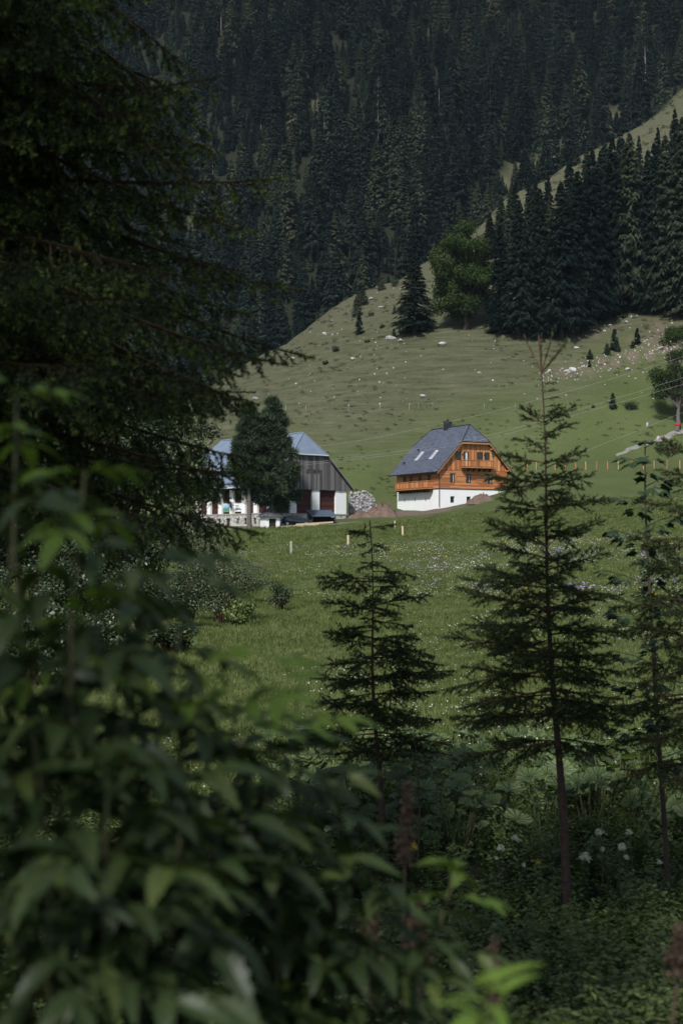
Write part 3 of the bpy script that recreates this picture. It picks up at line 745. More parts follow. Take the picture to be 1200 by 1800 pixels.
    # roof: two main planes, two hip ends, built of courses of tiles over a slab
    xe = w + ov; hh = (zr - zh) / sl; hs = 1.9
    yf, yb = -of, L + ob
    def courses(mb, quad, ncourse, ntile, th=.05):
        """quad: lower-left, lower-right, upper-right, upper-left"""
        a, b, c_, d = [np.array(q, float) for q in quad]
        nrm = np.cross(b - a, d - a); nrm /= np.linalg.norm(nrm); nrm *= np.sign(nrm[2])
        for i in range(ncourse):
            t0, t1 = i / ncourse, (i + 1.12) / ncourse; t1 = min(t1, 1)
            l0, l1 = a + (d - a) * t0, a + (d - a) * t1; r0, r1 = b + (c_ - b) * t0, b + (c_ - b) * t1
            m_ = max(1, int(round(ntile * np.linalg.norm(r0 - l0) / np.linalg.norm(b - a))))
            off = .5 if i % 2 else 0.
            ts = np.clip((np.arange(m_ + 2) - off) / m_, 0, 1)
            for u0, u1 in zip(ts[:-1], ts[1:]):
                if u1 - u0 < 1e-4: continue
                P = [l0 + (r0 - l0) * u0, l0 + (r0 - l0) * (u1 - .002), l1 + (r1 - l1) * (u1 - .002), l1 + (r1 - l1) * u0]
                lift = g.uniform(0, .008)
                Q = [P[0] + nrm * (th + lift), P[1] + nrm * (th + lift), P[2] + nrm * .012, P[3] + nrm * .012]
                mb.raw(P + Q, [[(4, 5, 6, 7), (0, 1, 5, 4), (1, 2, 6, 5), (3, 0, 4, 7)]])
    roof = MB(); tl = MB()
    for sgn in (-1, 1):
        P = [(sgn * xe, yf, ze), (sgn * xe, yb, ze), (sgn * hh, yb, zh), (0, yb - hs, zr), (0, yf + hs, zr), (sgn * hh, yf, zh)]
        roof.prism(P if sgn > 0 else P[::-1], (0, 0, -.16))
        lo = [(sgn * xe, yf, ze), (sgn * xe, yb, ze), (sgn * hh, yb, zh), (sgn * hh, yf, zh)]
        hi = [(sgn * hh, yf, zh), (sgn * hh, yb, zh), (0, yb - hs, zr), (0, yf + hs, zr)]
        courses(tl, lo, 22, 40); courses(tl, hi, 12, 40)
    for yv, ya in ((yf, yf + hs), (yb, yb - hs)):
        P = [(-hh, yv, zh), (hh, yv, zh), (0, ya, zr)]
        roof.prism(P, (0, 0, -.16))
        courses(tl, [(-hh, yv, zh), (hh, yv, zh), (.02, ya, zr), (-.02, ya, zr)], 12, 14)
    ro = roof.build('roof', M['anthracite'], rt)
    tl.build('roof_tiles', M['roof_tile'], ro)['kind'] = 'stuff'
    rd = MB(); rd.tube([(0, yf + hs - .05, zr + .05), (0, yb - hs + .05, zr + .05)], .12, 6)
    for sgn in (-1, 1):
        rd.tube([(sgn * hh, yf, zh + .05), (0, yf + hs, zr + .06)], .09, 6); rd.tube([(sgn * hh, yb, zh + .05), (0, yb - hs, zr + .06)], .09, 6)
    rd.build('ridge_cap', M['anthracite'], ro)
    def onroof(y, z): return -(zr - z) / sl
    for yy in (5.0, 9.6):                       # roof lights on the left slope
        z0, z1 = 14.4, 15.9
        x0, x1 = onroof(yy, z0), onroof(yy, z1); nx, nz = -sl, 1.0; ln = math.hypot(nx, nz); nx /= ln; nz /= ln; k = .12
        P = [(x0 + nx * k, yy - .42, z0 + nz * k), (x0 + nx * k, yy + .42, z0 + nz * k), (x1 + nx * k, yy + .42, z1 + nz * k), (x1 + nx * k, yy - .42, z1 + nz * k)]
        o = MB(); o.prism(P, (-nx * .15, 0, -nz * .15)); f = o.build('skylight', M['metal_light'], ro)
        o = MB(); Q = [Vector(p) for p in P]; cc = sum(Q, Vector()) / 4; Q = [cc + (q - cc) * .78 + Vector((nx, 0, nz)) * .03 for q in Q]
        o.prism([tuple(q) for q in Q], (-nx * .02, 0, -nz * .02)); o.build('pane', M['lamp_glass'], f)
    for yy, zz in ((11.3, 16.1), (12.6, 13.9)):
        o = MB(); x = onroof(yy, zz); o.tube([(x, yy, zz - .1), (x - .1, yy, zz + .35)], .12, 8); o.box(x - .28, x + .08, yy - .17, yy + .17, zz + .352, zz + .43); o.build('vent_pipe', M['anthracite'], ro)
    o = MB(); o.box(-.5, .5, 7.4, 8.5, zr - .5, zr + 1.0); ch = o.build('chimney', M['anthracite'], ro)
    o = MB(); o.box(-.62, .62, 7.28, 8.62, zr + 1.001, zr + 1.09); o.tube([(0, 7.95, zr + 1.05), (0, 7.95, zr + 1.45)], .22, 8); o.build('chimney_cap', M['anthracite'], ch)
    g_ = MB(); g_.tube([(-xe - .07, yf, ze - .08), (-xe - .07, yb, ze - .08)], .085, 6); g_.tube([(xe + .07, yf, ze - .08), (xe + .07, yb, ze - .08)], .085, 6); g_.build('gutter', M['anthracite'], ro)
    o = MB(); o.tube([(-xe, yf + .1, ze - .1), (-w - .15, .1, ze - .5), (-w - .12, -.13, ze - .9), (-w - .12, -.13, zw - .3), (-w - .12, -.13, 6.4)], .06, 6); o.build('downpipe', M['anthracite'], rt)
    # verge boards
    for sgn in (-1, 1):
        for yv in (yf + .02, yb - .1):
            o = MB(); o.prism([(sgn * xe, yv, ze - .17), (sgn * hh, yv, zh - .17), (sgn * hh, yv, zh - .42), (sgn * xe, yv, ze - .42)], (0, .08, 0)); o.build('verge_board', M['larch_plain'], ro)
    o = MB(); o.box(-hh, hh, yf + .02, yf + .1, zh - .42, zh - .17); o.build('verge_board', M['larch_plain'], ro)
    for sgn in (-1, 1):
        for z in (zr - sl * w - .6, 15.9):
            x = sgn * min((zr - z - .75) / sl, w - .1); o = MB(); o.box(x - .1, x + .1, yf + .12, -.1, z, z + .24); o.build('purlin_end', M['larch_plain'], ro)
    # balconies
    def balcony(name, p0, ax, ln, out, zf, brackets, mat):
        """p0: wall-side start, ax unit along wall, out unit away from wall"""
        p0 = np.array(p0, float); ax = np.array(ax, float); out = np.array(out, float); pr = 1.2
        def bx(mb, a0, a1, o0, o1, z0, z1):
            q = [p0 + ax * a + out * o for a, o in ((a0, o0), (a1, o0), (a1, o1), (a0, o1))]
            P = [(v[0], v[1], z0) for v in q]
            nn = np.cross(np.array(P[1]) - P[0], np.array(P[2]) - P[0])[2]
            mb.prism(P if nn > 0 else P[::-1], (0, 0, z1 - z0))
        f = MB(); bx(f, 0, ln, 0, pr, zf - .14, zf); bo = f.build(name, M[mat], rt)
        r = MB()
        for a0, a1, o0, o1 in ((0, ln, pr - .07, pr), (0, .07, 0, pr - .071), (ln - .07, ln, 0, pr - .071)):
            bx(r, a0, a1, o0, o1, zf + 1.12, zf + 1.22); bx(r, a0, a1, o0 + .01, o1 - .01, zf + .12, zf + .19)
        r.build('rail', M['larch_plain'], bo)
        b = MB(); n_ = int(ln / .16)
        for i in range(n_ + 1): bx(b, i * (ln - .12) / n_ + .001, i * (ln - .12) / n_ + .1, pr - .1, pr - .072, zf + .05, zf + 1.12)
        m_ = int(pr / .16)
        for i in range(m_):
            for e in (.072, ln - .1): bx(b, e, e + .028, i * .155 + .03, i * .155 + .13, zf + .05, zf + 1.12)
        b.build('balusters', M['larch_v'], bo)['kind'] = 'stuff'
        for i in range(brackets):
            k = MB(); a = .15 + (ln - .5) * i / (brackets - 1); bx(k, a, a + .2, 0, pr - .15, zf - .36, zf - .142); bx(k, a, a + .2, 0, .5, zf - .62, zf - .362); k.build('bracket', M['dark_wood'], bo)
    balcony('front_balcony', (-2.55, -.07, 0), (1, 0, 0), 5.75, (0, -1, 0), 12.92, 6, 'larch_plain')
    balcony('side_balcony', (-w - .07, 1.8, 0), (0, 1, 0), 10.4, (-1, 0, 0), 9.5, 10, 'larch_plain')
    o = MB(); o.box(-w - .09, w + .09, -.1, -.061, zw - .1, zw + .02); o.box(-w - .1, -w - .061, -.1, L, zw - .1, zw + .02); o.build('drip_edge', M['anthracite'], rt)
    for x in (-2.3, 1.95):
        o = MB(); o.box(x - .06, x + .06, -.22, -.115, 14.9, 15.2); o.build('wall_lamp', M['anthracite'], rt)
house()

# ------------------------------------------------------------------ old barn
def barn():
    rt = thing('barn', 'old barn with blue metal roof, grey board gable, white pillars and stone base', 'barn')
    rot = R(40); w, L = 7.45, 24.0
    Yc = 215.0; rt.location = ((542 - CX) / FPX * Yc, Yc, 0); rt.rotation_euler = (0, 0, rot)
    zs, zp, ze, zh, zr = 4.75, 8.6, 8.85, 13.8, 17.2
    xe = 8.6; sl = (zr - ze) / xe; hh = (zr - zh) / sl; hs = 1.7; yf = -.5; yb = L + .5
    g = np.random.default_rng(9)
    # stone base with small openings on the long side
    b = MB(); b.box(-w, w, 0, .6, -1, zs); b.box(w - .6, w, .61, L, -1, zs); b.box(-w + .61, w - .61, L - .6, L, -1, zs)
    op = [(3.2, 3.9), (5.6, 6.3), (7.6, 8.2), (9.9, 11.0), (12.4, 13.1), (15.0, 15.7), (17.2, 17.9)]
    ys = [.61] + [v for p in op for v in p] + [L]
    for a, c in zip(ys[0::2], ys[1::2]): b.box(-w, -w + .6, a, c, -1, zs)
    for a, c in op:
        door = c - a > 1.0
        if not door: b.box(-w, -w + .6, a, c, -1, 3.3)
        b.box(-w, -w + .6, a, c, 4.25, zs)
    b.build('stone_base', M['rubble'], rt)
    for a, c in op:
        o = MB(); z0 = 1.5 if c - a > 1 else 3.3
        o.box(-w + .25, -w + .3, a, c, z0, 4.25); o.build('stable_door' if c - a > 1 else 'stable_window', M['dark_wood'], rt)
    o = MB(); o.box(-w - .03, w + .03, -.06, .64, zs + .001, zs + .2); o.box(-w - .06, -w + .64, .641, L, zs + .001, zs + .2); o.build('sill_beam', M['post_grey'], rt)
    # white pillars
    z0 = zs + .203
    for x0, x1 in ((-7.45, -6.2), (-3.5, -2.3), (.75, 2.15), (5.35, 7.45)):
        o = MB(); o.box(x0, x1, -.03, .62, z0, zp); o.build('pillar', M['render_white'], rt)
    for y in np.arange(2.9, L - .5, 3.05):
        o = MB(); o.box(-w - .03, -w + .62, y, y + .95, z0, zp); o.build('pillar', M['render_white'], rt)
    # red log infill between the pillars
    def logs(x0, x1, y0, y1):
        m_ = MB(); z = z0
        while z < zp: m_.box(x0, x1, y0 + g.uniform(0, .02), y1, z, min(z + .235, zp)); z += .25
        m_.build('log_panel', M['red_log'], rt)
    for x0, x1 in ((-6.2, -3.5), (-2.3, .75), (2.15, 5.35)): logs(x0, x1, .3, .5)
    ys = [.62] + [v for y in np.arange(2.9, L - .5, 3.05) for v in (y, y + .95)] + [L]
    for a, c in zip(ys[0::2], ys[1::2]):
        m_ = MB(); z = z0
        while z < zp: m_.box(-w + .3 + g.uniform(0, .02), -w + .5, a, c, z, min(z + .235, zp)); z += .25
        m_.build('log_panel', M['red_log'], rt)
    o = MB(); o.box(w - .5, w, .63, L, z0, zp); o.box(-w + .51, w - .51, L - .4, L, z0, zp); o.build('rear_wall', M['red_log'], rt)
    o = MB(); o.box(-w - .08, w + .08, -.12, .6, zp + .001, zp + .28); o.box(-w - .08, -w + .6, .601, L, zp + .001, zp + .28); o.build('wall_plate', M['dark_wood'], rt)
    # weathered upright gable boards with a slatted opening
    m_ = MB(); x = -w - .75
    while x < w + .7:
        x1 = x + g.uniform(.2, .32); top = min(zr - sl * max(abs(x), abs(x1)) - .14, zh - .03)
        segs = [(zp - .05 + g.uniform(-.06, .06), top)]
        for hx0, hx1 in ((-.55, .95), (1.15, 2.65)):
            if hx0 < (x + x1) / 2 < hx1: segs = [(segs[0][0], 10.95), (11.55, top)]
        for a, c in segs:
            if c - a > .05: m_.box(x + .006, x1 - .006, -.2 - g.uniform(0, .03), -.125, a, c)
        x = x1
    m_.build('gable_boards', M['grey_board'], rt)['kind'] = 'stuff'
    o = MB(); o.prism([(-w, -.1, zp + .29), (w, -.1, zp + .29), (w, -.1, zr - sl * w - .3), (hh - .2, -.1, zh - .2), (-hh + .2, -.1, zh - .2), (-w, -.1, zr - sl * w - .3)], (0, .1, 0)); o.build('gable_backing', M['dark_wood'], rt)
    for x0 in (-.55, 1.15):
        for k in range(3):
            o = MB(); o.box(x0, x0 + 1.5, -.17, -.13, 11.0 + k * .2, 11.1 + k * .2); o.build('vent_slat', M['grey_board'], rt)
    # sheet metal roof with standing seams
    rf = MB(); sm = MB()
    for sgn in (-1, 1):
        P = [(sgn * xe, yf, ze), (sgn * xe, yb, ze), (sgn * hh, yb, zh), (0, yb - hs, zr), (0, yf + hs, zr), (sgn * hh, yf, zh)]
        rf.prism(P if sgn > 0 else P[::-1], (0, 0, -.14))
        y = yf + .3
        while y < yb - .2:
            top = 0 if yf + hs < y < yb - hs else hh * (1 - min(y - yf, yb - y) / hs)
            sm.tube([(sgn * xe, y, ze + .03), (sgn * top, y, zr - sl * top + .03)], .035, 4); y += .6
    for yv, ya in ((yf, yf + hs), (yb, yb - hs)):
        rf.prism([(-hh, yv, zh), (hh, yv, zh), (0, ya, zr)], (0, 0, -.14))
        for x in np.arange(-hh + .25, hh, .42):
            t = 1 - abs(x) / hh; sm.tube([(x, yv, zh + .03), (x, yv + (ya - yv) * t, zh + (zr - zh) * t + .03)], .04, 4)
    ro = rf.build('roof', M['sheet_blue'], rt)
    sm.build('roof_seams', M['sheet_blue'], ro)
    o = MB(); o.tube([(0, yf + hs, zr + .05), (0, yb - hs, zr + .05)], .12, 6)
    for sgn in (-1, 1): o.tube([(sgn * hh, yf, zh + .04), (0, yf + hs, zr + .05)], .09, 6)
    o.build('ridge_cap', M['sheet_blue'], ro)
    o = MB(); o.tube([(-xe - .08, yf, ze - .05), (-xe - .08, yb, ze - .05)], .1, 6); o.tube([(-hh, yf - .05, zh - .02), (hh, yf - .05, zh - .02)], .09, 6); o.build('gutter', M['metal_light'], ro)
    for sgn in (-1, 1):
        o = MB(); o.prism([(sgn * xe, yf, ze - .16), (sgn * hh, yf, zh - .16), (sgn * hh, yf, zh - .4), (sgn * xe, yf, ze - .4)], (0, .07, 0)); o.build('verge_board', M['dark_wood'], ro)
    # two banners hung between the pillars of the long side
    def toworld(x, y, z):
        c, s = math.cos(rot), math.sin(rot); return Vector((rt.location.x + x * c - y * s, rt.location.y + x * s + y * c, z))
    return toworld, w, rot
BW, BARN_W, BARN_ROT = barn()
def mat_banner(kind):
    m, n, l, b = new_mat('banner_' + kind)
    tc = n.new('ShaderNodeTexCoord'); sp = n.new('ShaderNodeSeparateXYZ'); l.new(tc.outputs['Generated'], sp.inputs[0])
    no = n.new('ShaderNodeTexNoise'); no.inputs['Scale'].default_value = 5; l.new(tc.outputs['Generated'], no.inputs['Vector'])
    ad = n.new('ShaderNodeMath'); ad.operation = 'MULTIPLY_ADD'; ad.inputs[1].default_value = 0.35; l.new(no.outputs['Fac'], ad.inputs[0]); l.new(sp.outputs['Z'], ad.inputs[2])
    if kind == 'landscape':
        r = ramp(n, [(0.2, (0.18, 0.3, 0.09)), (0.42, (0.08, 0.22, 0.12)), (0.62, (0.10, 0.26, 0.34)), (0.8, (0.25, 0.48, 0.68)), (1.0, (0.35, 0.58, 0.78))])
        l.new(ad.outputs[0], r.inputs['Fac'])
    else:
        r = ramp(n, [(0.0, (0.74, 0.75, 0.77)), (1.0, (0.8, 0.8, 0.8))]); l.new(no.outputs['Fac'], r.inputs['Fac'])
    l.new(r.outputs['Color'], b.inputs['Base Color']); b.inputs['Roughness'].default_value = 0.6
    return m
def banner(y0, y1, kind, label):
    rt = thing('banner', label, 'banner', BW(-BARN_W + .2, y0, 5.25), BARN_ROT)
    # hangs in the long side, local y runs along the wall
    n = 8; V = []; F = []
    for i in range(n + 1):
        for k in range(3):
            V.append((0.02 * math.sin(i * 1.3 + k), (y1 - y0) * i / n, 1.25 * k / 2))
    for i in range(n):
        for k in range(2): F.append((i * 3 + k, i * 3 + k + 1, i * 3 + k + 4, i * 3 + k + 3))
    V = np.array(V); N = len(V)
    V2 = V + np.array([0.03, 0, 0]); F = np.array(F)
    link('cloth', mk_mesh('cloth', np.vstack([V, V2]), [np.vstack([F, F[:, ::-1] + N])], [mat_banner(kind)]), rt)
    if kind == 'text':
        for k, (a, c, z) in enumerate(((.15, .55, .85), (.12, .75, .5), (.12, .9, .3))):
            o = MB(); o.box(-.045, -.026, (y1 - y0) * (1 - c), (y1 - y0) * (1 - a), z, z + .09); o.build('print_line', M['anthracite'], rt)
    else:
        o = MB(); o.box(-.045, -.026, .5, 1.6, 1.03, 1.13); o.build('print_line', M['render_white'], rt)
    o = MB(); o.box(-.02, .06, -.05, y1 - y0 + .05, 1.251, 1.32); o.build('top_bar', M['metal_light'], rt)
banner(10.1, 12.0, 'landscape', 'blue and green landscape banner between two white barn pillars')
banner(7.0, 9.0, 'text', 'white banner with grey print between barn pillars behind the stone pine trunk')

# lean-to against the gable
def lean_to():
    P = at(568, 915, 207.5); P.z = gz(P.x, P.y)
    rt = thing('lean_to_shelter', 'low wood shelter with blue sheet roof against the barn gable', 'shelter', P, R(14))
    f = MB(); f.prism([(-2.0, -1.3, 1.05), (1.7, -1.3, 1.05), (1.4, 1.1, 2.0), (-2.3, 1.1, 2.0)], (0, 0, .06)); ro = f.build('roof', M['sheet_dark'], rt)
    s = MB()
    for k in range(13):
        t = k / 12; s.tube([(-2.0 + 3.7 * t, -1.3, 1.13), (-2.3 + 3.7 * t, 1.1, 2.08)], .03, 4)
    s.build('roof_ribs', M['sheet_dark'], ro)
    for x, y, h in ((-1.9, -1.15, 1.02), (1.55, -1.15, 1.02), (-2.1, 1.0, 1.9), (1.3, 1.0, 1.9)):
        o = MB(); o.box(x - .06, x + .06, y - .06, y + .06, -.3, h); o.build('post', M['dark_wood'], rt)
    o = MB()
    g = np.random.default_rng(4)
    for r_ in range(6):
        for k in range(14):
            x = -1.7 + k * .24 + (r_ % 2) * .12; o.tube([(x, -.6, r_ * .17), (x + g.uniform(-.03, .03), .5, r_ * .17)], .095, 6)
    o.build('log_pile', M['bark'], rt)
    o = MB(); o.box(-2.0, 1.4, .9, .95, -.3, 1.7); o.build('back_wall', M['dark_wood'], rt)
lean_to()

# wayside shrine between the pines
def shrine():
    P = at(475, 927, 203.0); P.z = gz(P.x, P.y)
    rt = thing('wayside_shrine', 'small white wayside shrine with dark shingled roof beneath the stone pines', 'shrine', P, R(25))
    o = MB(); o.box(-1.1, -.55, -.9, -.65, -.5, 1.75); o.box(.55, 1.1, -.9, -.65, -.5, 1.75); o.box(-.549, .549, -.9, -.65, 1.35, 1.75)
    o.box(-1.1, -.85, -.649, 1.1, -.5, 1.75); o.box(.85, 1.1, -.649, 1.1, -.5, 1.75); o.box(-.849, .849, .85, 1.1, -.5, 1.75); o.build('wall', M['render_white'], rt)
    o = MB(); o.box(-.54, .54, -.72, -.68, -.3, 1.34); d = o.build('door', M['dark_wood'], rt)
    for x in (-.3, 0, .3):
        k = MB(); k.tube([(x, -.75, -.2), (x, -.75, 1.3)], .02, 5); k.build('door_bar', M['anthracite'], d)
    o = MB(); A = (0, .1, 3.0); q = [(-1.45, -1.3, 1.6), (1.45, -1.3, 1.6), (1.45, 1.45, 1.6), (-1.45, 1.45, 1.6)]
    o.raw(q + [A], [[(0, 1, 4), (1, 2, 4), (2, 3, 4), (3, 0, 4)], [(3, 2, 1, 0)]]); ro = o.build('roof', M['dark_wood'], rt)
    s = MB(); g = np.random.default_rng(8)
    for i in range(4):
        a, b = np.array(q[i]), np.array(q[(i + 1) % 4]); nn = np.cross(b - a, np.array(A) - a); nn /= np.linalg.norm(nn)
        for r_ in range(8):
            t0, t1 = r_ / 8, min((r_ + 1.2) / 8, 1)
            for k in range(12):
                u0, u1 = k / 12, (k + .94) / 12
                def pt(u, t): e = a + (b - a) * u; return e + (np.array(A) - e) * t
                P4 = [pt(u0, t0) + nn * (.05 + g.uniform(0, .02)), pt(u1, t0) + nn * .05, pt(u1, t1) + nn * .015, pt(u0, t1) + nn * .015]
                s.raw(P4, [[(0, 1, 2, 3)]])
    s.build('shingles', M['shingle_old'], ro)
    o = MB(); o.tube([(0, .1, 2.95), (0, .1, 3.5)], .03, 5); o.box(-.14, .14, .08, .12, 3.25, 3.3); o.build('cross', M['anthracite'], ro)
shrine()

# parked car
def car():
    P = at(521, 922, 205.0); P.z = gz(P.x, P.y) + .02
    rt = thing('parked_car', 'dark blue estate car parked beside the barn gable', 'car', P, R(6))
    prof = [(-2.15, .35), (-2.18, .75), (-2.05, 1.0), (-1.75, 1.38), (-1.2, 1.47), (.1, 1.45), (.75, 1.08), (1.75, .95), (2.12, .75), (2.15, .38), (1.75, .28), (-1.7, .28)]
    V = []; n = len(prof)
    for y, k in ((-.86, .0), (-.80, 1), (.80, 1), (.86, 0)):
        for x, z in prof:
            yy = y * (1 - .16 * max(0, z - .95) / .5); V.append((x * (1 if k else .985), yy, z if k else .28 + (z - .28) * .985))
    q = []
    for a in range(3): q += [(a * n + i, a * n + (i + 1) % n, (a + 1) * n + (i + 1) % n, (a + 1) * n + i) for i in range(n)]
    me = mk_mesh('body', V, [q, [tuple(range(n))[::-1], tuple(range(3 * n, 4 * n))]], [M['car_paint']], True)
    link('body', me, rt)
    for sgn in (-1, 1):
        for x0, x1, x2, x3 in ((-1.72, -.95, -.95, -1.45), (-.85, -.05, -.05, -.85), (.05, .68, .12, .05)):
            o = MB(); y = sgn * .845; o.prism([(x0, y, 1.02), (x1, y, 1.02), (x2, y * .93, 1.37), (x3, y * .93, 1.37)], (0, sgn * .02, 0)); o.build('side_window', M['glass'], rt)
        for x in (-1.35, 1.32):
            o = MB(); th = np.linspace(0, 2 * math.pi, 15)[:-1]
            o.prism([(x + .32 * math.cos(t), sgn * .68, .32 + .32 * math.sin(t)) for t in th], (0, sgn * .2, 0)); wh = o.build('wheel', M['tyre'], rt)
            o = MB(); o.prism([(x + .2 * math.cos(t), sgn * .88, .32 + .2 * math.sin(t)) for t in th], (0, sgn * .012, 0)); o.build('rim', M['rim'], wh)
        o = MB(); o.box(1.98, 2.13, min(sgn * .5, sgn * .78), max(sgn * .5, sgn * .78), .66, .8); o.build('headlight', M['lamp_glass'], rt)
        o = MB(); o.box(-2.19, -2.05, min(sgn * .55, sgn * .8), max(sgn * .55, sgn * .8), .75, .95); o.build('tail_light', M['red_band'], rt)
    for pts in ([(.2, 1.4), (.74, 1.06)], [(-1.74, 1.35), (-2.0, 1.05)]):
        (xa, za), (xb, zb) = pts; sg = 1 if xb > xa else -1
        o = MB(); o.prism([(xa, -.62, za + .03), (xb, -.72, zb + .03), (xb, .72, zb + .03), (xa, .62, za + .03)], (sg * .015, 0, .01)); o.build('windscreen', M['glass'], rt)
car()

# beams lying in front of the car, blue tarps left of the barn
for i, (a, b, dz) in enumerate((((494, 927), (560, 921), .1), ((496, 929), (555, 923), .05), ((520, 925), (585, 922), .3))):
    p = at(a[0], a[1], 199.0 + i * .5); q = at(b[0], b[1], 200.0 + i * .5)
    p.z = gz(p.x, p.y) + dz; q.z = gz(q.x, q.y) + dz + .05
    o = MB(); d = (q - p); d.z = 0; nrm = Vector((-d.y, d.x, 0)).normalized() * .12
    o.prism([tuple(p - nrm), tuple(q - nrm), tuple(q + nrm), tuple(p + nrm)], (0, 0, .24))
    tag(o.build('timber_beam', M['post_pale']), ['longest squared timber beam lying before the parked car', 'lower squared timber beam nearest the meadow by the parked car', 'short timber beam lying toward the lean-to shelter'][i], 'beam', 'beams lying in the barn yard')
for px, py, sz, lb in ((351, 931, .55, 'left blue tarp bundle below the barn stone base'), (375, 929, .5, 'right blue tarp bundle at foot of the barn stone base')):
    p = at(px, py, 205); p.z = gz(p.x, p.y)
    g = np.random.default_rng(px); th = np.linspace(0, 2 * math.pi, 13)[:-1]; V = [(0, 0, sz * 1.3)]; 
    for rr, hh in ((.5, 1.2), (.9, .7), (1.15, -.1)):
        for t in th: k = 1 + .2 * g.normal(); V.append((math.cos(t) * sz * rr * k * 1.3, math.sin(t) * sz * rr * k, sz * hh * (1 + .15 * g.normal())))
    F3 = [(0, 1 + i, 1 + (i + 1) % 12) for i in range(12)]; F4 = [(1 + r_ * 12 + i, 1 + (r_ + 1) * 12 + i, 1 + (r_ + 1) * 12 + (i + 1) % 12, 1 + r_ * 12 + (i + 1) % 12) for r_ in range(2) for i in range(12)]
    tag(link('tarp_bundle', mk_mesh('tarp', V, [F3, F4], [M['tarp']]), None, p), lb, 'tarp', 'blue tarps by the barn')

# ruined rubble wall and earth heaps
def lump(name, label, cat, p, rx, ry, h, mat, seed, rough=.2, n=28, m=9, group=None, rz=0, box=0.0):
    g = np.random.default_rng(seed); V = [(0, 0, h)]; ph = g.random(6) * 6
    for k in range(1, m + 1):
        t = k / m
        for i in range(n):
            a = i / n * 2 * math.pi; e = 1 + rough * (math.sin(2 * a + ph[0]) + .6 * math.sin(3 * a + ph[1]) + .5 * math.sin(5 * a + ph[2])) * .5
            cx, sx = math.cos(a), math.sin(a)
            if box: q = (abs(cx) ** (2 + box * 4) + abs(sx) ** (2 + box * 4)) ** (-1 / (2 + box * 4)); cx *= q; sx *= q
            prof = math.cos(t * math.pi / 2) ** (1.2 if not box else .25)
            V.append((cx * rx * t ** (1 if not box else .6) * e, sx * ry * t ** (1 if not box else .6) * e, h * prof * (1 + rough * .7 * g.normal() * (t < .95)) - (.4 if k == m else 0)))
    F3 = [(0, 1 + i, 1 + (i + 1) % n) for i in range(n)]; F4 = [(1 + r_ * n + i, 1 + (r_ + 1) * n + i, 1 + (r_ + 1) * n + (i + 1) % n, 1 + r_ * n + (i + 1) % n) for r_ in range(m - 1) for i in range(n)]
    return tag(link(name, mk_mesh(name, V, [F3, F4], [mat], box == 0), None, p, (0, 0, rz)), label, cat, group)
def ruin():
    p0 = at(613, 905, 224.0); p1 = at(668, 905, 226.0)
    g = np.random.default_rng(5)
    rt = thing('ruined_stone_wall', 'ruined grey rubble stone wall between barn and chalet', 'wall')
    n = 14; prof = [3.6, 3.75, 3.7, 3.65, 3.6, 3.75, 3.8, 3.9, 3.75, 3.5, 3.1, 2.6, 1.9, 1.1, .5]
    V = []; F = []
    for i in range(n + 1):
        t = i / n; b = p0 + (p1 - p0) * t; zb = gz(b.x, b.y) - .5
        for k in range(9):
            z = zb + (prof[i] + .5) * k / 8
            V.append((b.x + g.normal(0, .07), b.y - .5 + .25 * k / 8 + g.normal(0, .08), z + g.normal(0, .06)))
        for k in range(9):
            z = zb + (prof[i] + .5) * (1 - k / 8)
            V.append((b.x + g.normal(0, .05), b.y + .6 + g.normal(0, .05), z + g.normal(0, .06)))
    for i in range(n):
        for k in range(17): F.append((i * 18 + k, (i + 1) * 18 + k, (i + 1) * 18 + k + 1, i * 18 + k + 1))
    ends = [tuple(range(18))[::-1], tuple(range(n * 18, n * 18 + 18))]
    link('masonry', mk_mesh('masonry', V, [F, ends], [M['ruin']]), rt)
    # loose stones on the wall head and in the face
    base = rock_mesh(77)
    for k in range(70):
        t = g.random(); i = t * n; h = np.interp(i, range(n + 1), prof); b = p0 + (p1 - p0) * t
        z = gz(b.x, b.y) + (h if k < 22 else g.uniform(.1, h)); s_ = g.uniform(.12, .26)
        link('stone', base, rt, (b.x, b.y - (.3 if k < 22 else .47 - .2 * (z - gz(b.x, b.y)) / 4), z), (g.random() * 6, g.random() * 6, g.random() * 6), (s_ * g.uniform(.8, 1.5), s_, s_ * .8))
def rock_mesh(seed, n=10, m=6):
    g = np.random.default_rng(seed); V = [(0, 0, 1)]; ph = g.random(8) * 6
    for k in range(1, m):
        th = math.pi * k / m
        for i in range(n):
            a = i / n * 2 * math.pi; e = 1 + .22 * math.sin(2 * a + ph[0]) + .15 * math.sin(3 * a + ph[1] + th) + .1 * g.normal()
            V.append((math.sin(th) * math.cos(a) * e, math.sin(th) * math.sin(a) * e * .9, math.cos(th) * (1 + .1 * g.normal())))
    V.append((0, 0, -1)); N = len(V) - 1
    F3 = [(0, 1 + i, 1 + (i + 1) % n) for i in range(n)] + [(N, 1 + (m - 2) * n + (i + 1) % n, 1 + (m - 2) * n + i) for i in range(n)]
    F4 = [(1 + r_ * n + i, 1 + (r_ + 1) * n + i, 1 + (r_ + 1) * n + (i + 1) % n, 1 + r_ * n + (i + 1) % n) for r_ in range(m - 2) for i in range(n)]
    return mk_mesh('rock', V, [F3, F4], [M['rock']])
ruin()
p = at(672, 905, 220); p.z = gz(p.x, p.y)
lump('earth_heap', 'reddish brown heap of dug earth left of the chalet', 'earth heap', p, 2.9, 2.6, 1.7, M['soil'], 1, .42, 44, 15)
p = at(636, 908, 219); p.z = gz(p.x, p.y)
lump('earth_heap', 'low brown earth heap at the foot of the ruined wall', 'earth heap', p, 2.0, 1.6, .8, M['soil'], 2, .42, 40, 12)
p = at(847, 886, 226.5); p.z = gz(p.x, p.y)
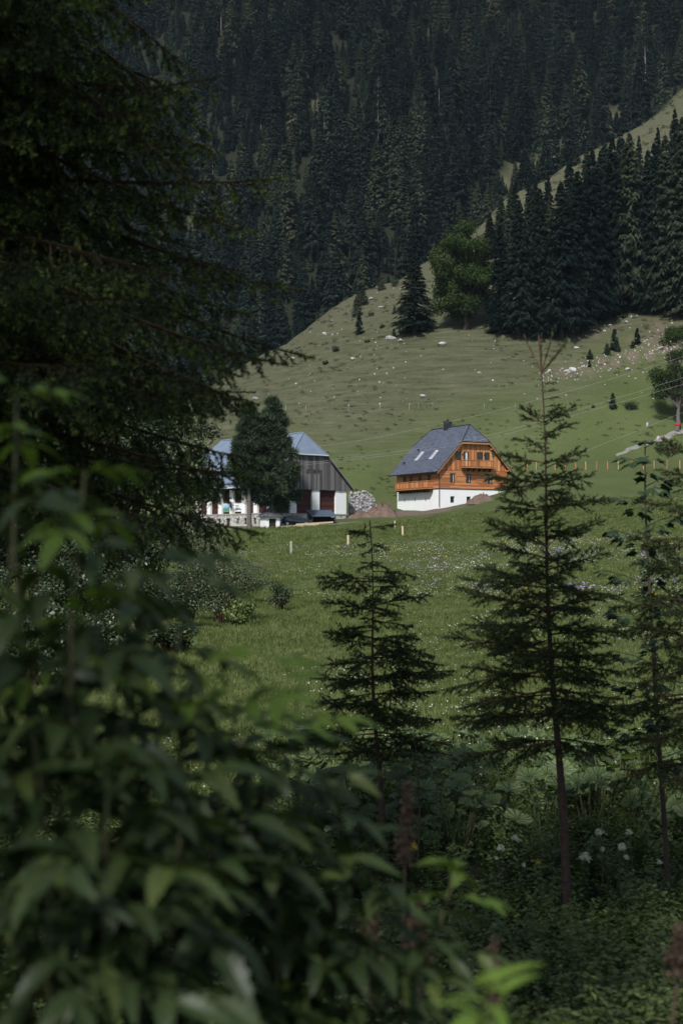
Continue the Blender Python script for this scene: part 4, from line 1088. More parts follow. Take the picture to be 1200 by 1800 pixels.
lump('earth_heap', 'rounded brown earth mound before the white chalet front', 'earth heap', p, 2.6, 2.4, 1.15, M['soil'], 3, .2, 44, 14)

# ------------------------------------------------------------------ hillside: rocks, scree, fences, cables
ROCKS = [(688, 596, 1.0, 'large bluish white boulder left of the lone dark spruce foot'), (703, 601, .75, 'flat white rock just right of the large bluish boulder'),
         (777, 609, .85, 'white boulder on the pasture below the round maple'), (742, 697, .65, 'white rock alone low on the pasture above the chalet roof'),
         (621, 633, .55, 'pale rock on pasture below the column of young spruces'), (842, 659, .5, 'small white rock in the middle of the pasture'),
         (652, 526, .6, 'white rock on the ridge right of the young spruces'), (669, 541, .5, 'pale stone high on the ridge slope'),
         (1006, 652, 1.1, 'white block lying at left end of the reddish scree'), (996, 653, .6, 'upright pale stone beside the white scree block'),
         (595, 531, .55, 'pale rock right on the ridge line'), (570, 587, .5, 'white stone on the left flank of the pasture'),
         (583, 565, .4, 'grey stone on left flank above the white stone'), (513, 632, .5, 'pale stone near the drooping spruce branch tips'),
         (1102, 650, .6, 'single white stone below the scree strip'), (450, 702, .6, 'white stone far left on the pasture above the pines'),
         (1160, 614, .7, 'white rocks end of the scree near the right maple'), (862, 706, .35, 'tiny pale stone at lower pasture edge'),
         (1012, 612, .5, 'grey stone right of the tall sapling top'), (1101, 568, .5, 'pale stone under the dark spruces on right'),
         (965, 655, .5, 'reddish pale stone at the left tip of the scree'), (660, 603, .35, 'small stone left of the large bluish boulder')]
RM = [rock_mesh(s) for s in (11, 12, 13)]
for i, (px, py, sz, lb) in enumerate(ROCKS):
    p = hit(px, py); s_ = sz * p.y / 300
    tag(link('rock', RM[i % 3], None, p + Vector((0, 0, s_ * .15)), (.2 * (i % 3), .15, i * 1.7), (s_ * 1.1, s_ * .8, s_ * .55)), lb, 'rock', 'rocks on the pasture')
g = np.random.default_rng(21)
pts = []; scl = []
for p, w_ in SCREE_XY:
    for k in range(20):
        x = p.x + g.normal(0, w_ * .75); y = p.y + g.normal(0, w_ * .8); pts.append((x, y, gz(x, y))); scl.append(g.uniform(.05, .19) * (1.6 if g.random() < .08 else 1))
for p, w_ in SOILP:
    for k in range(22):
        x = p.x + g.normal(0, w_ * .6); y = p.y + g.normal(0, w_ * .6); pts.append((x, y, gz(x, y))); scl.append(g.uniform(.07, .24))
for k in range(170):                                         # stones strewn over the pasture, thicker along the left ridge
    px = g.uniform(420, 1180) if k % 2 else g.uniform(440, 720); py = g.uniform(500, 715)
    p = hit(px, py)
    if p.y > 255 and p.y < 470: pts.append(tuple(p)); scl.append(g.uniform(.06, .22) * p.y / 300)
n_ = len(pts)
scatter('scree', 'loose pale stones strewn over the reddish scree strip and pasture', 'stones', pts, g.random((n_, 3)) * 6, scl, g.integers(0, 3, n_), RM)

def post_mesh(w, h):
    o = MB(); o.box(-w / 2, w / 2, -w / 2, w / 2, -.2, h); o.raw([(-w / 2, -w / 2, h), (w / 2, -w / 2, h), (w / 2, w / 2, h), (-w / 2, w / 2, h), (0, 0, h + w * .5)], [[(0, 1, 4), (1, 2, 4), (2, 3, 4), (3, 0, 4)]])
    return o
pm = post_mesh(.14, 1.3).mesh('post', M['post_new'])
FX = [926, 942, 958, 975, 993, 1011, 1029, 1048, 1067, 1086, 1109, 1130, 1149, 1171, 1194, 1218]
FP = []
for i, px in enumerate(FX):
    p = hit(px, 826 - (px - 1000) * .012); FP.append(p)
    tag(link('fence_post', pm, None, p, (0.03 * math.sin(i * 3), .04 * math.sin(i * 5), i)), 'orange wooden fence post in the row on the meadow right of the chalet', 'fence post', 'orange fence posts right of the chalet')
pm2 = post_mesh(.15, .95).mesh('post', M['post_pale']); pm3 = post_mesh(.16, .9).mesh('post', M['post_grey'])
for px, py, me, lb in ((612, 958, pm2, 'pale wooden post standing left of the small spruce tip'), (512, 974, pm3, 'short grey post on meadow below the barn'), (694, 931, pm2, 'pale thin post right of small spruce tip, farther one'), (708, 943, pm2, 'pale wooden post right of the small spruce tip, nearer one'), (435, 926, pm3, 'white stake before barn stone base by pine trunk')):
    p = hit(px, py); s_ = 1.0 if p.y > 100 else .7
    tag(link('fence_post', me, None, p, (.04, .03, px), s_), lb, 'fence post', 'fence posts on the near meadow')
pm4 = post_mesh(.07, 1.1).mesh('stake', M['post_grey'])
for i, px in enumerate((502, 538, 613, 668, 719, 735, 760, 850, 905)):
    p = hit(px, 724 - .01 * (px - 500)); tag(link('fence_stake', pm4, None, p, (0, .04 * math.sin(i * 4), 0)), 'thin pale stake in the fence line across the pasture foot', 'fence stake', 'stakes of the thin pasture fence')
# overhead lines
def cable(name, label, pts, r=.012):
    P = np.array([at(*p) for p in pts], float); n = 40
    t = np.linspace(0, len(P) - 1, n); Q = np.stack([np.interp(t, range(len(P)), P[:, k]) for k in range(3)], -1)
    k = np.array([1, 2, 3, 2, 1]) / 9.
    Qp = np.pad(Q, ((2, 2), (0, 0)), 'edge'); Q2 = sum(k[i] * Qp[i:i + n] for i in range(5)); Q2[:1] = Q[:1]; Q2[-1:] = Q[-1:]
    V, F = tube_np(Q2, r, 4); tag(link(name, mk_mesh(name, V, F, [M['cable']])), label, 'cable', 'overhead cables above the farm')
cable('overhead_cable', 'uppermost overhead cable from the barn past the chalet chimney', [(415, 803, 211), (640, 774, 208), (760, 748, 206), (883, 720, 204), (1050, 673, 202), (1200, 627, 200), (1330, 585, 198)])
cable('overhead_cable', 'middle overhead cable crossing behind the tall sapling', [(417, 827, 210), (640, 802, 206), (760, 785, 204), (883, 760, 202), (1050, 710, 200), (1200, 664, 198), (1330, 622, 197)])
cable('overhead_cable', 'lower overhead cable just beneath the middle one', [(417, 830, 210), (640, 806, 206), (760, 790, 204), (883, 766, 202), (1050, 718, 200), (1200, 676, 198), (1330, 634, 197)])
cable('fence_wire', 'pale wire running down from the right maple toward the chalet', [(900, 848, 226), (960, 822, 228), (1050, 784, 231), (1120, 757, 236), (1180, 733, 240), (1260, 700, 244)], .012)
def pole():
    p = at(1333, 0, 197.6); p.z = gz(p.x, p.y); rt = thing('utility_pole', 'wooden utility pole carrying the overhead cables', 'utility pole', p)
    top = (HZ - 580) / FPX * 198 - p.z
    V, F = tube_np([(0, 0, -.5), (0, 0, top * .5), (0, 0, top + .4)], [.17, .15, .11], 8); link('shaft', mk_mesh('shaft', V, F, [M['bark_grey']], True), rt)
    for z in (-.05, -2.95, -3.9):
        o = MB(); o.tube([(-.1, 0, top + z - .15), (-.1, 0, top + z)], .06, 6); o.build('insulator', M['render_white'], rt)
pole()
# two small markers on the bank below the right maple
for px, py, c_, lb in ((1137, 752, 'post_grey', 'small grey stump on the bank left of the right maple trunk'), (1156, 774, 'metal_light', 'pale blue rounded stone beside the gravel track')):
    p = hit(px, py); tag(link('stump' if c_ == 'post_grey' else 'rock', rock_mesh(px), None, p + Vector((0, 0, .25)), (0, 0, 1), (.28, .25, .5)), lb, 'stump' if c_ == 'post_grey' else 'rock')

# ------------------------------------------------------------------ far forest
FAR = [conifer_mesh('far_spruce%d' % s, 100 + s, 24, 4.6 + .5 * (s % 3), 24 + s, 11, 11, .66, .06 + .04 * (s % 4), M['spruce_far'], .85 + .08 * (s % 3), .38 + .05 * (s % 3), .28) for s in range(6)]
FARY = [conifer_mesh('young_spruce%d' % s, 140 + s, 24, 5.0, 22, 10, 12, .6, .02, M['young_far'], .95, .2) for s in range(2)]
LARCH = [conifer_mesh('far_larch%d' % s, 150 + s, 24, 3.6, 24, 8, 9, .4, .25, M['young_far'], .6, .25, .6) for s in range(2)]
NEARF = [conifer_mesh('tall_spruce%d' % s, 160 + s, 30, 5.0 + .5 * s, 42, 12, 20, .36, .03 + .02 * s, M['spruce_far'], .8, .5) for s in range(4)]
TRK = trunk_mesh('far_trunk', 24, .26, M['bark_grey'], 6); TRK30 = trunk_mesh('tall_trunk', 30, .38, M['bark'], 7)
allf = FAR + FARY + LARCH
def forest():
    g = np.random.default_rng(42)
    pts = []
    Y = 420.0
    while Y < 790:
        dx = 8.8
        xs = np.arange(-.31 * Y - 20, .31 * Y + 20, dx); xs = xs + g.uniform(-4.6, 4.6, len(xs)); ys = Y + g.uniform(-4.6, 4.6, len(xs))
        pts.append(np.stack([xs, ys], -1)); Y += dx * 1.05
    P = np.vstack(pts); x, y = P.T
    zn = near_z(x, y); zm = mount_z(x, y)
    ok = (zm > zn + 1) & (clearing(x, y) < .5)
    x, y = x[ok], y[ok]; z = ground(x, y)
    px = CX + FPX * x / y; py = HZ - FPX * z / y
    young = (vn(x, y, 38, 31) + .3 * g.normal(size=len(x)))
    yb = young > .45
    h = np.where(yb, g.uniform(10, 17, len(x)), g.uniform(17, 34, len(x)))
    h *= np.where(clearing(x, y) > .05, .8, 1)
    kind = g.integers(0, 6, len(x)); kind = np.where(yb & (g.random(len(x)) < .55), 6 + g.integers(0, 2, len(x)), kind)
    lar = (~yb) & (g.random(len(x)) < .07); kind = np.where(lar, 8 + g.integers(0, 2, len(x)), kind)
    top = py - h / y * FPX
    crest = np.interp(px, COLS, CREST_P)
    vis = (top < crest - 12) & (px > 335) & (px < 1205) & (top < 1700) & (py > 8)
    # hidden by the spruces on the near hill
    vis &= ~((px > 880) & (top > np.interp(px, [880, 1000, 1100, 1200], [330, 265, 185, 120])))
    scz = np.where(vis, h / y, 0); order = np.argsort(-scz)[:262]
    sel = np.zeros(len(x), bool); sel[order] = True
    rz = g.random(len(x)) * 6.28
    for i in order:
        k = int(kind[i])
        lb = 'dark spruce standing in the dense forest on the mountainside' if k < 6 else ('young fresh green spruce in the mountainside forest' if k < 8 else 'pale green larch among the dark mountainside spruces')
        nm = 'larch_tree' if k >= 8 else 'spruce_tree'
        t = thing(nm, lb, 'tree', (x[i], y[i], z[i] - .3), rz[i], 'trees of the mountainside forest', h[i] / 24)
        link('crown', allf[k], t); link('trunk', TRK, t)
    r = ~sel
    n = int(r.sum())
    # saplings and brush fill the ground between the big trees
    gx = g.uniform(-.31, .31, 9000); gy = g.uniform(420, 790, 9000); gx = gx * gy; gk = (mount_z(gx, gy) > near_z(gx, gy) + 1) & (clearing(gx, gy) < .5); gx, gy = gx[gk], gy[gk]; m_ = len(gx)
    rot = np.stack([g.normal(0, .02, n), g.normal(0, .02, n), rz[r]], -1)
    rot = np.vstack([rot, np.stack([0 * gx, 0 * gx, g.random(m_) * 6.28], -1)])
    scatter('forest', 'dense dark conifer forest covering the mountainside', 'forest', np.vstack([np.stack([x[r], y[r], z[r] - .3], -1), np.stack([gx, gy, ground(gx, gy) - .2], -1)]), rot, np.concatenate([h[r] / 24, g.uniform(.16, .42, m_)]), np.concatenate([kind[r], g.integers(0, 7, m_)]), allf)
    # forest standing left of the frame edge is covered by the loop's margin; bare dead trunks
    SN = trunk_mesh('snag', 1.0, .014, M['snag'], 6, 3)
    for i, (a, b, c_, lb) in enumerate(((1134, 168, 84, 'tall reddish bare dead trunk on the upper right ridge'), (1115, 180, 112, 'pale bare trunk left of the tall reddish dead trunk'), (1146, 165, 138, 'short pale trunk right of the tall reddish dead trunk'), (1062, 180, 125, 'pale thin bare trunk at the forest edge, upper right'),
          (1111, 172, 130, 'thin grey bare trunk close left beside the pale one'), (595, 328, 292, 'bluish white dead trunk in mid forest'), (610, 326, 300, 'short pale trunk right of the bluish white trunk'), (349, 395, 360, 'pale trunk at left forest edge by the dark spruce boughs'), (526, 258, 228, 'light trunk under the larch on the forest clearing'), (738, 28, 0, 'white dead trunk at top centre of the forest'), (764, 196, 150, 'bare trunk above the brown forest gap'), (771, 190, 152, 'second bare trunk above the brown forest gap'), (374, 312, 285, 'grey trunk left of forest clearing'))):
        p = hit(a, b); hh_ = (b - c_) / FPX * p.y
        tag(link('dead_trunk', SN, None, p - Vector((0, 0, .5)), (0, 0.01 * (i % 3 - 1), i), (hh_ * 1.3, hh_ * 1.3, hh_ * 1.05)), lb, 'dead tree', 'bare trunks in the forest')
forest()

# spruces on the near hill
HILL = [(728, 588, 446, 3, 1.55, 'lone dark bushy spruce left of the round maple'), (878, 588, 395, 1, 1.0, 'grey-brown spruce touching right side of the round maple'), (912, 592, 350, 2, 1.0, None), (948, 592, 330, 0, 1.0, None), (985, 594, 318, 3, 1.0, None), (1015, 584, 300, 1, 1.0, None),
        (1040, 570, 262, 2, .9, None), (1075, 556, 240, 0, .9, None), (1105, 548, 232, 3, .9, None), (1138, 550, 262, 1, .9, None), (1168, 552, 236, 2, .9, None), (1198, 556, 205, 0, .95, None), (1225, 556, 200, 1, .9, None),
        (897, 500, 330, 3, .85, None), (930, 480, 312, 1, .85, None), (962, 470, 300, 2, .8, None), (1000, 455, 258, 0, .85, None), (1030, 440, 250, 1, .8, None), (1062, 430, 240, 3, .8, None), (1090, 410, 222, 2, .8, None), (1122, 400, 238, 0, .8, None), (1155, 385, 222, 1, .8, None), (1185, 370, 190, 2, .8, None), (1210, 360, 170, 3, .8, None),
        (880, 440, 345, 2, .8, None), (905, 405, 318, 0, .8, None), (940, 390, 318, 3, .8, None), (860, 455, 372, 1, .8, None), (1148, 470, 250, 2, .9, None), (1100, 480, 250, 0, .9, None), (1055, 500, 262, 3, .9, None), (1012, 510, 300, 2, .9, None), (965, 520, 350, 1, .9, None)]
for i, (px, pb, pt, k, wd, lb) in enumerate(HILL):
    pt = pt - 0; p = hit(px, pb); H = (pb - pt) / FPX * p.y; s_ = H / 30
    t = thing('spruce_tree', lb or 'tall dark spruce in the dense stand right of the round maple', 'tree', p - Vector((0, 0, .3)), i * 1.9, 'tall spruces of the near hill stand', (s_ * max(wd, .55 * 30 / H if H < 24 else wd), s_ * max(wd, .55 * 30 / H if H < 24 else wd), s_))
    link('crown', NEARF[k], t); link('trunk', TRK30, t)
SM = [conifer_mesh('small_spruce%d' % s, 180 + s, 5, 1.35 + .3 * s, 20, 8, 9, .16, .0, M['spruce_far'], .8, .15) for s in range(3)]
SMT = trunk_mesh('small_trunk', 5, .09, M['bark'], 5)
SMALL = [(631, 588, 36, 'lowest of three young spruces in a column on the left pasture'), (627, 556, 36, 'middle young spruce of the column on the left pasture'), (635, 537, 40, 'top young spruce of the column near the ridge'), (541, 573, 20, 'small spruce on the left ridge, right of a pair'), (528, 583, 14, 'small spruce on the left ridge, left of a pair'),
         (670, 510, 26, 'young spruce on the ridge beside a round bush'), (692, 594, 16, 'tiny dark spruce by the large bluish boulder'), (693, 552, 14, 'tiny spruce left of the lone bushy spruce'), (592, 528, 12, 'tiny spruce on the ridge skyline'), (1079, 616, 38, 'tallest young spruce of the group on the right pasture'), (1066, 623, 20, 'round young spruce at left of the right pasture group'), (1086, 618, 14, 'small spruce at right foot of the tallest young one'), (1119, 607, 29, 'dark broad young spruce right of the tallest young one'), (1111, 613, 13, 'tiny spruce below the dark broad young spruce'),
         (1036, 633, 17, 'small spruce above the scree left part'), (1035, 646, 13, 'tiny spruce at the upper scree edge'), (1076, 719, 28, 'cone shaped dark spruce on lower right pasture'), (1010, 290, 34, 'young spruce on the ridge strip, upper right'), (905, 320, 34, 'round young spruce at the ridge strip lower end'), (925, 335, 15, 'tiny spruce on the ridge strip'), (898, 345, 18, 'second tiny spruce on the ridge strip'), (1090, 196, 18, 'small spruce by the dead trunks'), (1155, 192, 17, 'small dark spruce right of the dead trunks'), (760, 452, 30, 'young spruce on ridge above the lone bushy spruce'), (1072, 222, 24, 'bushy young spruce at upper ridge strip'), (1096, 228, 22, 'second bushy young spruce at upper ridge strip')]
for i, (px, pb, hp, lb) in enumerate(SMALL):
    p = hit(px, pb); s_ = hp / FPX * p.y / 5
    t = thing('young_spruce', lb, 'tree', p - Vector((0, 0, .05)), i * 2.3, 'young spruces on the pasture', (s_ * (1.25 if hp < 22 else 1.0), s_ * (1.25 if hp < 22 else 1.0), s_))
    link('crown', SM[i % 3], t); link('trunk', SMT, t)
# leafy shrubs and broadleaf trees
def leafy(name, label, cat, p, blobs, N, size, matn, trunk=None, seed=0, bark='bark', group=None, up=.35, shell=.4):
    g = np.random.default_rng(seed); rt = thing(name, label, cat, p, 0, group)
    V = leaf_cloud(g, blobs, N, size, up, shell)
    link('crown', mk_mesh('leaves', V, quad_faces(len(V) // 4), [M[matn]]), rt)
    mb = MB()
    if trunk:
        h, r, lean = trunk; k = 7; P = np.stack([np.linspace(0, lean[0], k) + g.normal(0, .02 * h, k) * (np.arange(k) > 0), np.linspace(0, lean[1], k) + g.normal(0, .02 * h, k) * (np.arange(k) > 0), np.linspace(-.3, h, k)], -1)
        mb.tube(P, r * np.linspace(1.25, .55, k), 8)
        limbs(mb, P[-2], [b[:3] for b in blobs], r * .55, g)
    else: limbs(mb, (0, 0, -.1), [b[:3] for b in blobs], size * .5 + .01, g)
    link('trunk', mb.mesh('trunk', M[bark], True), rt)
    return rt
g = np.random.default_rng(61)
p = hit(818, 580); u = p.y / FPX            # metres per photo pixel at its depth
def blobs_in(g, n, cx, cz, rx, rz, ry, r, flat=.8):
    out = []
    for i in range(n):
        d = g.normal(size=3); d /= np.linalg.norm(d); q = g.random() ** .5
        out.append((cx + d[0] * rx * q, d[1] * ry * q, cz + d[2] * rz * q, r * g.uniform(.7, 1.25), r * g.uniform(.7, 1.25), r * flat * g.uniform(.7, 1.2)))
    return out
leafy('maple_tree', 'large round bright green maple among the dark spruces', 'tree', p, blobs_in(g, 90, 0, 98 * u, 62 * u, 78 * u, 50 * u, 17 * u, .9) + [(0, 0, 178 * u, 22 * u, 22 * u, 14 * u), (-48 * u, 0, 40 * u, 22 * u, 18 * u, 16 * u), (45 * u, 0, 45 * u, 22 * u, 18 * u, 16 * u)], 60000, .42, 'maple', (60 * u, .5, (.5, 0)), 1)
p = hit(1190, 760); u = p.y / FPX
rt = leafy('maple_tree', 'broad maple with red banded trunk at the right edge by the gravel track', 'tree', p, blobs_in(g, 34, 3 * u, 108 * u, 50 * u, 66 * u, 36 * u, 17 * u, .6) + [(-35 * u, 0, 65 * u, 16 * u, 12 * u, 8 * u)], 26000, .28, 'maple', (48 * u, .42, (.2, 0)), 2, 'bark_grey')
V, F = tube_np([(0, 0, 10.5 * u), (0, 0, 13.5 * u)], [.56, .55], 10); link('painted_band', mk_mesh('band', V, F, [M['red_band']], True), rt)
p = hit(1192, 596); leafy('yellowish_shrub', 'yellow green shrub high at the right edge', 'shrub', p, blobs_in(g, 6, 0, 1.6, 2.6, .9, 1.5, 1.3), 2500, .3, 'maple', None, 3)
for (px, py, wpx, hpx, nm, lb) in ((1105, 722, 34, 18, 'juniper_bush', 'low grey green bush right of the cone shaped spruce'), (690, 504, 24, 16, 'juniper_bush', 'round dark bush on the left ridge'), (590, 619, 17, 12, 'juniper_bush', 'dark low bush alone on left pasture'), (572, 641, 11, 8, 'juniper_bush', 'smaller dark bush below the lone low bush'), (645, 604, 9, 7, 'juniper_bush', 'tiny bush left of the bluish boulder'), (671, 578, 9, 7, 'juniper_bush', 'tiny bush right of the lowest young spruce'), (652, 556, 8, 8, 'juniper_bush', 'tiny bush right of the middle young spruce'), (1042, 717, 10, 6, 'juniper_bush', 'tiny dark bush left of the cone shaped spruce')):
    p = hit(px, py); u = p.y / FPX
    leafy(nm, lb, 'bush', p, blobs_in(g, 6, 0, hpx * .45 * u, wpx * .36 * u, hpx * .25 * u, wpx * .25 * u, hpx * .4 * u), 900, .22, 'pine', None, px, group='bushes on the pasture')
# two Swiss stone pines before the barn
def stone_pine(px, pb, pt, Y, halfw, seed, label, bare):
    p = onground(px, Y); g = np.random.default_rng(seed); u = Y / FPX
    H = (HZ - pt) * u - p.z; rt = thing('stone_pine', label, 'tree', p)
    bl = []
    for i in range(150):
        t = g.random() ** .8; z = H * (bare + (1 - bare) * t); rr = halfw * u * (1 - t) ** .62 * min(1, .5 + 3.2 * t) + .1
        a = g.random() * 6.283; q = rr * g.uniform(.3, 1.18)
        s_ = (1.0 - .4 * t) * g.uniform(.7, 1.2); bl.append((math.cos(a) * q, math.sin(a) * q, z, s_, s_, s_ * .75))
    bl.append((0, 0, H - .4, .45, .45, .6))
    V = spike_cloud(g, bl, 42000, .72, .13, .45)
    link('crown', mk_mesh('needles', V, tri_faces(len(V) // 3), [M['pine']]), rt)
    mb = MB(); k = 9; P = np.stack([np.cumsum(g.normal(0, .04, k)), np.cumsum(g.normal(0, .04, k)), np.linspace(-.4, H * .95, k)], -1); mb.tube(P, .34 * np.linspace(1.15, .12, k), 8)
    limbs(mb, (0, 0, H * bare), [b[:3] for b in bl[:10]], .07, g); limbs(mb, (0, 0, H * .5), [b[:3] for b in bl[10:26]], .06, g)
    link('trunk', mb.mesh('trunk', M['bark_grey'], True), rt)
    d = MB()
    for i in range(8):
        a = g.random() * 6.28; z = H * g.uniform(.16, bare + .05); q = np.array([0, 0, z]); e = q + np.array([math.cos(a), math.sin(a), .25]) * g.uniform(1, 2.2)
        d.tube([q, (q + e) / 2 + [0, 0, .15], e], [.04, .025, .01], 4)
    link('dead_branches', d.mesh('dead_branches', M['bark_grey'], True), rt)
stone_pine(438, 928, 714, 201.0, 33, 71, 'left stone pine with bare lower trunk before the barn', .36)
stone_pine(479, 926, 703, 203.0, 48, 72, 'right stone pine with full crown hiding the barn corner', .17)

# ------------------------------------------------------------------ middle distance, left: broadleaf trees and bushes
g = np.random.default_rng(81)
def mid_tree(px, Y, H, spread, N, size, seed, label, matn='alder', low=.2, lean=(0.2, 0)):
    p = onground(px, Y); gg = np.random.default_rng(seed); bl = []
    for i in range(34):
        t = gg.random(); z = H * (low + (.97 - low) * t); rr = spread * (1 - .55 * t ** 2) * (.6 + .4 * min(1, t * 4)); a = gg.random() * 6.283; q = rr * gg.uniform(.2, 1)
        s_ = spread * .27 * gg.uniform(.7, 1.3); bl.append((math.cos(a) * q + lean[0] * t, math.sin(a) * q, z, s_, s_, s_ * .8))
    return leafy('alder_tree', label, 'tree', p, bl, N, size, matn, (H * .55, .13 * H / 7, lean), seed, 'bark', 'broadleaf trees left of the meadow', shell=.5)
mid_tree(225, 51, 9.0, 2.9, 30000, .14, 5, 'dark leafy tree with forked trunk left of the round grey bush', lean=(.3, 0))
mid_tree(316, 62, 8.5, 2.3, 22000, .15, 6, 'speckled leafy tree in front of the barn left end', 'willow')
mid_tree(60, 46, 9.0, 2.9, 30000, .14, 7, 'dark leafy tree behind the leaf shrub, at left edge')
mid_tree(-70, 44, 9.0, 3.0, 18000, .15, 8, 'tall dark leafy tree beyond the left edge')
mid_tree(150, 58, 8.0, 3.0, 18000, .16, 9, 'grey green leafy tree standing behind the dark pair', 'willow')
def bush(px, Y, w, h, N, size, matn, seed, label, name='willow_bush'):
    p = onground(px, Y); gg = np.random.default_rng(seed)
    bl = blobs_in(gg, 18, 0, h * .52, w * .36, h * .33, w * .33, h * .24)
    leafy(name, label, 'bush', p, bl, N, size, matn, None, seed, 'twig', 'bushes at the left meadow edge', shell=.55)
bush(385, 46, 3.0, 3.1, 24000, .065, 'willow', 11, 'large round grey green bush on the left meadow edge')
bush(330, 43, 1.9, 2.0, 9000, .07, 'alder', 12, 'darker bush tucked left under the round grey bush')
bush(493, 51, .95, 1.25, 5000, .055, 'alder', 13, 'small dark bush standing alone right of the round grey bush')
bush(420, 44.5, 1.3, 1.0, 4500, .09, 'herb', 14, 'fresh green leafy clump at the foot of the round grey bush', 'leafy_clump')
bush(300, 36, 1.6, .9, 4000, .09, 'alder', 15, 'low dark clump between meadow and leaf shrub', 'leafy_clump')
bush(180, 33, 2.2, 1.5, 7000, .09, 'alder', 16, 'low dark thicket under the dark leafy trees', 'leafy_clump')
bush(60, 30, 2.6, 2.3, 9000, .09, 'alder', 17, 'tall dark thicket at the left edge behind the leaf shrub', 'leafy_clump')
bush(-60, 34, 3.0, 3.0, 9000, .1, 'alder', 18, 'dark thicket just beyond the left edge', 'leafy_clump')
bush(250, 42, 2.4, 2.4, 9000, .09, 'alder', 19, 'dark thicket around the forked trunk', 'leafy_clump')
bush(120, 40, 3.0, 3.2, 10000, .1, 'alder', 20, 'dark thicket between the two dark leafy trees', 'leafy_clump')

# ------------------------------------------------------------------ meadow grass and flowers
def tuft_mesh(name, seed, n, h, rad, w, mat, bend=.5):
    g = np.random.default_rng(seed); V = []; F3 = []; F4 = []
    for i in range(n):
        a = g.random() * 6.283; r = rad * g.random() ** .5; b = np.array([math.cos(a) * r, math.sin(a) * r, 0]); d = np.array([math.cos(a + g.normal(0, .8)), math.sin(a + g.normal(0, .8)), 0])
        hh = h * g.uniform(.5, 1.1); sd_ = np.array([-d[1], d[0], 0]) * w * .5; m = b + d * hh * bend * .3 + [0, 0, hh * .6]; t = b + d * hh * bend + [0, 0, hh * g.uniform(.75, 1)]
        k = len(V); V += [b - sd_, b + sd_, m + sd_ * .8, m - sd_ * .8, t]; F4.append((k, k + 1, k + 2, k + 3)); F3.append((k + 3, k + 2, k + 4))
    return mk_mesh(name, V, [F4, F3], [mat])
def flower_mesh(name, seed, n, h, rad, size, fm, sm):
    g = np.random.default_rng(seed); V = []; F = []; mi = []
    for i in range(n):
        a = g.random() * 6.283; r = rad * g.random() ** .5; x, y = math.cos(a) * r, math.sin(a) * r; z = h * g.uniform(.7, 1.15)
        k = len(V); V += [(x - .004, y, 0), (x + .004, y, 0), (x + .003, y, z), (x - .003, y, z)]; F.append((k, k + 1, k + 2, k + 3)); mi.append(1)
        for q in range(3):
            c = np.array([x, y, z]) + g.normal(0, size * .5, 3) * [1, 1, .4]; nn = unit(g.normal(size=3) * .5 + [0, -.4, .8]); e = unit(np.cross(nn, g.normal(size=3))) * size * .5; f = np.cross(nn, e)
            k = len(V); V += [c - e, c - f, c + e, c + f]; F.append((k, k + 1, k + 2, k + 3)); mi.append(0)
    return mk_mesh(name, V, [F], [fm, sm], midx=mi)
def meadow_pts(g, n, y0, y1, power=1.0, margin=.32):
    u = g.random(n); y = (y0 ** power + u * (y1 ** power - y0 ** power)) ** (1 / power); x = g.uniform(-margin, margin, n) * y
    return x, y
def scat(name, label, cat, x, y, scl, idx, src, g, tilt=.12):
    z = ground(x, y); n = len(x)
    return scatter(name, label, cat, np.stack([x, y, z], -1), np.stack([g.normal(0, tilt, n), g.normal(0, tilt, n), g.random(n) * 6.28], -1), scl, idx, src)
g = np.random.default_rng(91)
TUFT = [tuft_mesh('tuft%d' % s, 200 + s, 26, .24, .20, .014, M['grass'], .6) for s in range(4)]
BIGT = [tuft_mesh('bigtuft%d' % s, 210 + s, 30, .26, .42, .035, M['grass'], .7) for s in range(3)]
TUSS = [tuft_mesh('tussock%d' % s, 220 + s, 26, .30, .30, .045, M['tussock'], .8) for s in range(2)]
x1, y1 = meadow_pts(g, 36000, 15.5, 62, 1.2); x2, y2 = meadow_pts(g, 30000, 55, 200, 1.1); x3, y3 = meadow_pts(g, 16000, 250, 500, 1.2)
keep = (near_z(x2, y2) > -50) & ~((np.hypot((x2 + 9) / 19, (y2 - 209) / 9) < 1)); x2, y2 = x2[keep], y2[keep]
lush = vn(x1, y1, 4, 51); lush2 = vn(x2, y2, 9, 52); k3 = (vn(x3, y3 * 3.2, 9, 53) + .5 * vn(x3, y3, 2.5, 54) > .2) & (near_z(x3, y3) > np.where(y3 > 300, mount_z(x3, y3), -400)); x3, y3 = x3[k3], y3[k3]
X = np.concatenate([x1, x2, x3]); Yy = np.concatenate([y1, y2, y3])
S = np.concatenate([(.75 + .35 * lush) * g.uniform(.7, 1.25, len(x1)), (.8 + .3 * lush2) * g.uniform(.7, 1.3, len(x2)) * np.clip(y2 / 110, .8, 1.5), g.uniform(.7, 1.5, len(x3)) * np.clip(y3 / 260, 1, 2)])
I = np.concatenate([g.integers(0, 4, len(x1)), 4 + g.integers(0, 3, len(x2)), 7 + g.integers(0, 2, len(x3))])
scat('meadow_grass', 'green grass of the meadow and pasture', 'grass', X, Yy, S, I, TUFT + BIGT + TUSS, g)
FLW = [flower_mesh('daisies%d' % s, 230 + s, 5, .25, .30, .02, M['white_flower'], M['stem_green']) for s in range(2)] + [flower_mesh('bells', 233, 9, .3, .25, .035, M['violet_flower'], M['stem_green']), flower_mesh('hawkbit', 234, 5, .28, .25, .03, M['yellow_flower'], M['stem_green'])]
x, y = meadow_pts(g, 22000, 17, 110, 1.15)
px = CX + FPX * x / y; dens = vn(x, y, 6, 61) * .6 + vn(x, y, 2.2, 62) * .5 + np.clip((px - 520) / 500, -.3, .35)
k = (dens > .12 + .3 * g.random(len(x))) & (g.random(len(x)) < .2); x, y = x[k], y[k]
